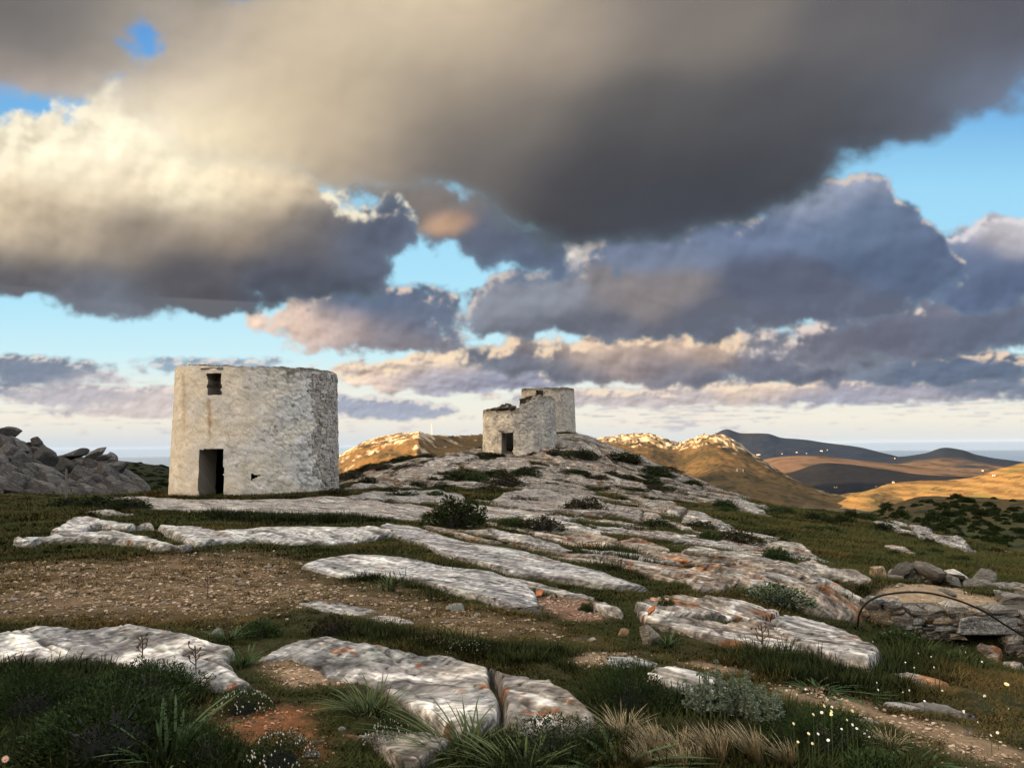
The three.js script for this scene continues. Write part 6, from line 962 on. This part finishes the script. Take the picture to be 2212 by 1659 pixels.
{ // bushes of the green slope, all alike
  const r = rng(23); for (let k = 0; k < 46; k++) { const u = 1560 + r() * 640, v = 1092 + (u - 1560) * 0.08 + r() * 90; const p = onGround(u, v, 0, 90); if (onRock(p.x, p.z, -0.2)) continue; bush(r() < 0.6 ? 'dark' : 'green', u, v, 34 + 40 * r(), 9 + 12 * r(), 'dark cushion bush among many on the green slope right of the ridge', 'cushion bushes on the green slope'); }
  for (let k = 0; k < 260; k++) { const u = 760 + r() * 700, v = 985 + r() * 120; const p = onGround(u, v, 0, 100); if (onRock(p.x, p.z, 0.18) || MILLS.some(([mx, mz, R]) => Math.hypot(p.x - mx, p.z - mz) < R + 1.2) || Math.hypot(p.x, p.z) < 32) continue; bush(r() < 0.5 ? 'dark' : 'brown', u, v, 30 + 52 * r(), 6 + 9 * r(), 'small dark heath cushion in a crack of the ridge rocks', 'heath cushions in the cracks of the ridge'); }
}
{ // scrub on the hillside across the gully and on the slope by the sea: one mass each
  const r = rng(29), list = [];
  const target = farLand.filter((o) => o.name === 'hillside'), sl = farLand.filter((o) => o.name === 'slope');
  for (let k = 0; k < 420; k++) { const u = 1800 + r() * 412, v = 1076 + r() * 160, p = onLand(u, v, target); if (p) list.push({ x: p.x, y: p.y - 0.2, z: p.z, a: r() * 6, s: (1 + 2.6 * r() * r()) * clamp(Math.hypot(p.x, p.z) / 160, 0.5, 1.5), hh: 0.8, t: r() }); }
  for (let k = 0; k < 160; k++) { const u = 190 + r() * 190, v = 1000 + r() * 80, p = onLand(u, v, sl); if (p) list.push({ x: p.x, y: p.y - 0.2, z: p.z, a: r() * 6, s: 1 + 1.5 * r(), hh: 0.6, t: r() }); }
  scatter('scrub', 'dark bushes dotting the brown hillside across the gully', 'scrub', bushGeometry(5, 700, { colors: DG, leaf: 0.1 }), list, (p) => [0.8 + 0.4 * p.t, 0.8 + 0.4 * p.t, 0.8 + 0.3 * p.t]);
}
// ---- single plants
const LEAFY = { strap: [[0.022, 0.04, 0.014], [0.045, 0.07, 0.03]], straw: [[0.1, 0.078, 0.042], [0.27, 0.215, 0.13]], tall: [[0.022, 0.034, 0.013], [0.065, 0.08, 0.033]] };
function tuft(name, label, category, u, v, wpx, hpx, kind, { n = 40, lean = 0.8, droop = 0.8, wide = 0.02, wind = 0, seed = 1, group, lift = 0 } = {}) {
  const p = onGround(u, v, lift), D = -p.z, W = wpx * D / FOC, H = hpx * D / FOC, [b, t] = LEAFY[kind], root = new THREE.Group(); root.position.copy(p); root.position.y -= 0.015; put(root, name); tag(root, label, category, group); if (kind === 'straw') n *= 2; const sz = kind === 'straw' ? 0.9 : 0.72;
  const r = rng(seed * 13 + 5), half = Math.ceil(n / 2);
  for (const [k, f] of [[half, 1], [n - half, 0.75]]) put(new THREE.Mesh(blades(r, k, { h: H * 1.25 * f * sz, spread: W * 0.2, lean: lean * Math.min(2.2, W / H * 0.8), width: wide * (kind === 'straw' ? 0.6 : 0.8), droop, wind, seg: 6, base: b, tip: t }), leafMat), 'leaf', root);
  return root;
}
[
  ['strap_leaf_plant', 'strap leaved plant lowest in the view, left of the red earth', 365, 1652, 230, 150, 'strap', { n: 34, wide: 0.028, lean: 0.9 }], ['strap_leaf_plant', 'drooping strap leaves over the lower left bush, before the veined slab', 330, 1490, 200, 70, 'strap', { n: 44, wide: 0.018, lean: 1.1 }], ['strap_leaf_plant', 'arching tuft at the right end of the veined slab', 528, 1443, 90, 60, 'strap', { n: 46, wide: 0.012 }],
  ['strap_leaf_plant', 'tuft of thin leaves above the veined slab, beside the small grey stone', 490, 1385, 110, 50, 'strap', { n: 44, wide: 0.012 }], ['strap_leaf_plant', 'dark arching tuft at the lower edge of the lowest long pale slab', 838, 1276, 90, 42, 'tall', { n: 60, wide: 0.012, wind: -0.2 }], ['grass_clump', 'wind blown dark grass clump leaning on the broad flat slab', 800, 1548, 190, 95, 'tall', { n: 120, wide: 0.011, wind: -0.15 }],
  ['grass_clump', 'long grass blades leaning left over the wedge shaped rock', 1000, 1640, 240, 130, 'tall', { n: 90, wide: 0.014, wind: -0.5 }], ['grass_clump', 'long grass at the bottom border below the seamed boulder', 1120, 1675, 260, 110, 'tall', { n: 90, wide: 0.012, wind: -0.4 }], ['strap_leaf_plant', 'thin leaved tuft at the end of the white streaked strip', 1212, 1288, 90, 34, 'strap', { n: 40, wide: 0.012, lean: 1.2 }],
  ['strap_leaf_plant', 'leafy tuft behind the upright pale stone', 1440, 1398, 80, 40, 'strap', { n: 40, wide: 0.016 }], ['strap_leaf_plant', 'dark strap leaved rosette left of the footpath, with a dead stalk', 1640, 1418, 150, 50, 'strap', { n: 60, wide: 0.016, lean: 1.1 }], ['strap_leaf_plant', 'strap leaved rosette in grass beside the pale rounded slab end', 1790, 1430, 80, 48, 'strap', { n: 40, wide: 0.014 }],
  ['strap_leaf_plant', 'flattened strap leaved rosette above the footpath', 1768, 1492, 150, 40, 'strap', { n: 60, wide: 0.018, lean: 1.4 }], ['strap_leaf_plant', 'second flattened rosette, nearer the low banded rock', 1865, 1506, 110, 34, 'strap', { n: 50, wide: 0.018, lean: 1.4 }], ['strap_leaf_plant', 'broad dark leaves at the bottom border before the yellow grass', 1330, 1672, 220, 90, 'strap', { n: 30, wide: 0.035, lean: 1 }],
].concat([
  ['grass_clump', 'tall wispy grass behind the pale rounded slab end', 1990, 1425, 130, 56, 'tall', { n: 90, wide: 0.009 }], ['grass_clump', 'wispy grass in the shade before the wall', 2080, 1445, 120, 46, 'tall', { n: 80, wide: 0.009 }], ['strap_leaf_plant', 'strap leaves lying low at the bottom border, right', 1990, 1650, 180, 44, 'strap', { n: 40, wide: 0.02, lean: 1.5 }],
  ['dry_grass_clump', 'feathery dry grass beside the footpath', 1920, 1620, 90, 46, 'straw', { n: 80, wide: 0.007, wind: -0.4 }], ['dry_grass_clump', 'thin dry stems among the dark leaves near the footpath', 1830, 1625, 60, 60, 'straw', { n: 30, wide: 0.007, wind: -0.4 }],
  ['dry_grass_clump', 'straw coloured grass behind the broad flat slab', 985, 1380, 130, 30, 'straw', { n: 110, wide: 0.007, wind: -0.3 }], ['dry_grass_clump', 'pale dry grass in front of the seamed boulder', 1340, 1600, 120, 70, 'straw', { n: 90, wide: 0.006, wind: -0.2 }],
]).forEach(([name, label, u, v, w, h, kind, o], i) => tuft(name, label, kind === 'straw' ? 'dry grass' : name === 'grass_clump' ? 'grass clump' : 'plant', u, v, w, h, kind, { ...o, seed: i + 1 }));
{ const r = rng(71); for (let i = 0; i < 17; i++) { const u = 1345 + r() * 380, v = lerp(1612, 1668, r()) + (u - 1345) * 0.06; tuft('dry_grass_clump', 'tuft of yellow dry grass in the leaning patch at the bottom of the view', 'dry grass', u, v, 56 + 36 * r(), 46 + 30 * r(), 'straw', { n: 70, wide: 0.0062, wind: -0.42, lean: 0.5, droop: 0.75, seed: 200 + i, group: 'yellow dry grass tufts at the bottom of the view' }); } }
function stalk(u, v, hpx, label, forks) {
  const p = onGround(u, v), D = -p.z, H = hpx * D / FOC, r = rng(u), root = new THREE.Group(); root.position.copy(p); put(root, 'dead_flower_stalk'); tag(root, label, 'dead stalk');
  const mm = mat({ color: new THREE.Color().setRGB(0.075, 0.05, 0.035) }), bar = (pts, rad, nm) => put(new THREE.Mesh(new THREE.TubeGeometry(new THREE.CatmullRomCurve3(pts), 10, rad, 5), mm), nm, root), V = (x, y, z) => new THREE.Vector3(x, y, z);
  bar([V(0, -0.02, 0), V(0.02 * H, H * 0.5, 0), V(-0.02 * H, H, 0)], 0.005, 'stem');
  for (let i = 0; i < forks; i++) { const y = H * (0.45 + 0.5 * i / forks), s = i % 2 ? 1 : -1, L = H * (0.12 + 0.14 * r()); bar([V(0, y, 0), V(s * L * 0.6, y + L * 0.5, L * (r() - 0.5)), V(s * L * 0.75, y + L, L * (r() - 0.5))], 0.004, 'branch'); const b = new THREE.Mesh(CHUNKS[i % 5], mm); b.position.set(s * L * 0.75, y + L, 0); b.scale.setScalar(0.009); put(b, 'seed_head', root); }
}
stalk(305, 1438, 60, 'branched dead flower stalk standing before the veined slab, left one', 6); stalk(420, 1470, 72, 'dead flower stalk standing before the veined slab, right one', 5); stalk(1648, 1420, 70, 'forked dead stalk rising from the dark rosette by the large slab', 6); stalk(447, 1290, 44, 'thin dead stalk alone on the gravel', 4); stalk(612, 1345, 30, 'short dead stalk on the grass edge of the gravel', 3); stalk(1842, 1300, 44, 'dead stalk before the rust outcrop, near the hose', 5); stalk(488, 1372, 36, 'pale dead stalk above the tuft near the veined slab', 3); stalk(360, 1382, 22, 'split dead stub on the veined slab', 2);
function flowering(u, v, wpx, hpx, label) {           // low heath with tiny white bells
  const root = bush('fine', u, v, wpx, hpx, label, undefined, 'white_flowered_heath'), r = rng(u + v), l = [];
  for (let i = 0; i < 90; i++) { const a = r() * 6.28, z = 0.35 + 0.65 * r(), q = Math.sqrt(1 - z * z), g = new THREE.OctahedronGeometry(0.011 + 0.007 * r()); g.scale(0.7, 1.8, 0.7); g.translate(Math.cos(a) * q * 0.5, z * 0.54, Math.sin(a) * q * 0.5); l.push(g); }
  const m = new THREE.Mesh(mergeGeometries(l), mat({ color: new THREE.Color().setRGB(0.45, 0.42, 0.37) })); m.userData.kind = 'stuff'; put(m, 'blossom', root);
}
flowering(838, 1622, 130, 66, 'white flowered heath before the wedge shaped rock'); flowering(515, 1545, 150, 52, 'white flowered heath above the red earth'); flowering(590, 1665, 190, 70, 'white flowered heath at the bottom border, on the red earth'); flowering(1010, 1412, 120, 26, 'small white flowered heath behind the broad flat slab');
{ // grey leaved plant
  const r = rng(66), root = new THREE.Group(), o = onGround(1590, 1580); root.position.copy(o); put(root, 'grey_leaved_plant'); tag(root, 'patch of grey green woolly leaved stems left of the daisies', 'plant');
  const whorl = bushGeometry(17, 60, { colors: GG, leaf: 0.5, narrow: 0.35, tall: 0.5, up: 0.2 }), sg = new THREE.CylinderGeometry(0.004, 0.006, 1, 5), smt = mat({ color: new THREE.Color().setRGB(0.12, 0.15, 0.1) });
  for (let k = 0; k < 72; k++) {
    const aa = r() * 6.283, rr = Math.sqrt(r()) * (0.75 + 0.4 * Math.sin(aa * 3)), u = 1585 + Math.cos(aa) * rr * 105, v = 1552 + Math.sin(aa) * rr * 34 + (u - 1585) * 0.12, p = onGround(u, v), H = 0.14 + 0.12 * r(), s = new THREE.Mesh(sg, smt); s.scale.y = H; s.position.copy(p).sub(o); s.position.y += H / 2; put(s, 'stem', root);
    for (let j = 0; j < 3; j++) { const m = new THREE.Mesh(whorl, leafMat); m.position.copy(p).sub(o); m.position.y += H * (0.4 + 0.3 * j); m.scale.setScalar(0.045 - 0.01 * j); m.rotation.y = r() * 6; put(m, 'leaf_whorl', root); }
  }
}
{ // daisies
  const r = rng(41), petals = [], yellow = mat({ color: new THREE.Color().setRGB(0.75, 0.45, 0.04) }), white = mat({ color: new THREE.Color().setRGB(0.82, 0.8, 0.74), side: THREE.DoubleSide }), cream = mat({ color: new THREE.Color().setRGB(0.8, 0.72, 0.38), side: THREE.DoubleSide });
  for (let i = 0; i < 12; i++) { const g = new THREE.CircleGeometry(0.0075, 6); g.scale(0.55, 1.3, 1); g.translate(0, 0.0125, 0); g.rotateZ(i * Math.PI / 6); petals.push(g); }
  const pg = mergeGeometries(petals), dg = new THREE.SphereGeometry(0.006, 8, 6); dg.scale(1, 1, 0.6); const sg = new THREE.CylinderGeometry(0.0015, 0.002, 1, 5), green = mat({ color: new THREE.Color().setRGB(0.05, 0.08, 0.03) });
  const flower = (u, v, lift, k, mtl, label, group) => { const p = onGround(u, v, lift), root = new THREE.Group(); root.position.copy(p); put(root, 'daisy'); tag(root, label, 'flower', group); const head = new THREE.Mesh(pg, mtl), disc = new THREE.Mesh(dg, yellow), st = new THREE.Mesh(sg, green); head.scale.setScalar(k); disc.scale.setScalar(k); head.rotation.x = disc.rotation.x = -0.6 + (r() - 0.5) * 0.9; head.rotation.y = disc.rotation.y = (r() - 0.5) * 1.2; disc.position.z = 0.002; st.scale.y = lift + 0.02; st.position.y = -(lift + 0.02) / 2; put(head, 'petals', root); put(disc, 'disc', root); put(st, 'stem', root); };
  for (let k = 0; k < 17; k++) flower(1715 + r() * 150, 1520 + r() * 90, 0.2 + 0.08 * r(), 0.26 + 0.2 * r(), r() < 0.6 ? cream : white, 'cream daisy in the cluster at the right of the grey leaved plant', 'daisies beside the grey leaved plant');
  for (let k = 0; k < 34; k++) { const [u, v] = [[1660, 1520], [1950, 1500], [2050, 1420], [2160, 1560], [1800, 1560], [2100, 1520], [1900, 1420]][k % 7]; const uu = u + (r() - 0.5) * 190, vv = v + (r() - 0.5) * 70, p = onGround(uu, vv); if (onRock(p.x, p.z, 0)) continue; flower(uu, vv, 0.1, 0.22 + 0.2 * r(), white, 'white daisy scattered in the grass on the right', 'white daisies in the grass'); }
  flower(2236 - 60, 1478, 0.1, 0.8, cream, 'yellow daisy alone in the grass before the wall'); flower(10, 1640, 0.16, 0.75, mat({ color: new THREE.Color().setRGB(0.7, 0.42, 0.36), side: THREE.DoubleSide }), 'pink flower in the lower left corner');
}
{ // loose stones one can pick out
  const r = rng(88), S = (u, v, w, h, c, label, group, turn = [0, 0, 0]) => { const p = onGround(u, v), k = -p.z / FOC, m = new THREE.Mesh(CHUNKS[Math.floor(r() * 5)], tinted(c, 0.02)); m.position.copy(p); m.position.y = groundY(p.x, p.z) + h * k * 0.3; m.scale.set(w * k * 0.62, h * k * 0.62, w * k * 0.5); m.rotation.set(turn[0], turn[1] + r(), turn[2]); tag(put(m, 'stone'), label, 'stone', group); };
  S(987, 1320, 30, 20, [0.36, 0.365, 0.345], 'angular grey green stone on the gravel under the lowest long pale slab'); S(1405, 1392, 38, 40, [0.42, 0.39, 0.35], 'upright pale stone standing by the left end of the large orange slab', undefined, [0, 0, 0.7]); S(468, 1372, 22, 14, [0.36, 0.35, 0.33], 'small grey stone above the veined slab'); S(640, 1607, 26, 16, [0.5, 0.4, 0.31], 'buff stone on the red earth'); S(672, 1634, 38, 9, [0.36, 0.34, 0.33], 'long flat grey stone on the red earth'); S(737, 1578, 18, 9, [0.4, 0.4, 0.4], 'grey stone at the tip of the wedge shaped rock'); S(1030, 1333, 16, 8, [0.46, 0.44, 0.4], 'pale flat stone right of the angular grey green stone'); S(1280, 1385, 18, 9, [0.62, 0.58, 0.54], 'whitish pebble on the turf below the lone smooth rock'); S(1346, 1372, 26, 12, [0.44, 0.3, 0.17], 'ochre stone in the turf before the large slab');
  const spots = []; for (let k = 0; k < 400 && spots.length < 70; k++) { const u = r() * 2212, v = 1190 + r() * 460, p = onGround(u, v), [b] = earthAt(p.x, p.z); if (b > 0.5 && !onRock(p.x, p.z, -0.03)) spots.push([u, v]); }
  for (const [u, v] of spots) { const w = 7 + 12 * r() * r(); S(u, v, w, w * 0.5, mixc([0.3, 0.24, 0.18], [0.55, 0.5, 0.45], r()), 'small loose stone among others on the bare earth', 'loose stones on the bare earth'); }
}
renderer.render(scene, camera);
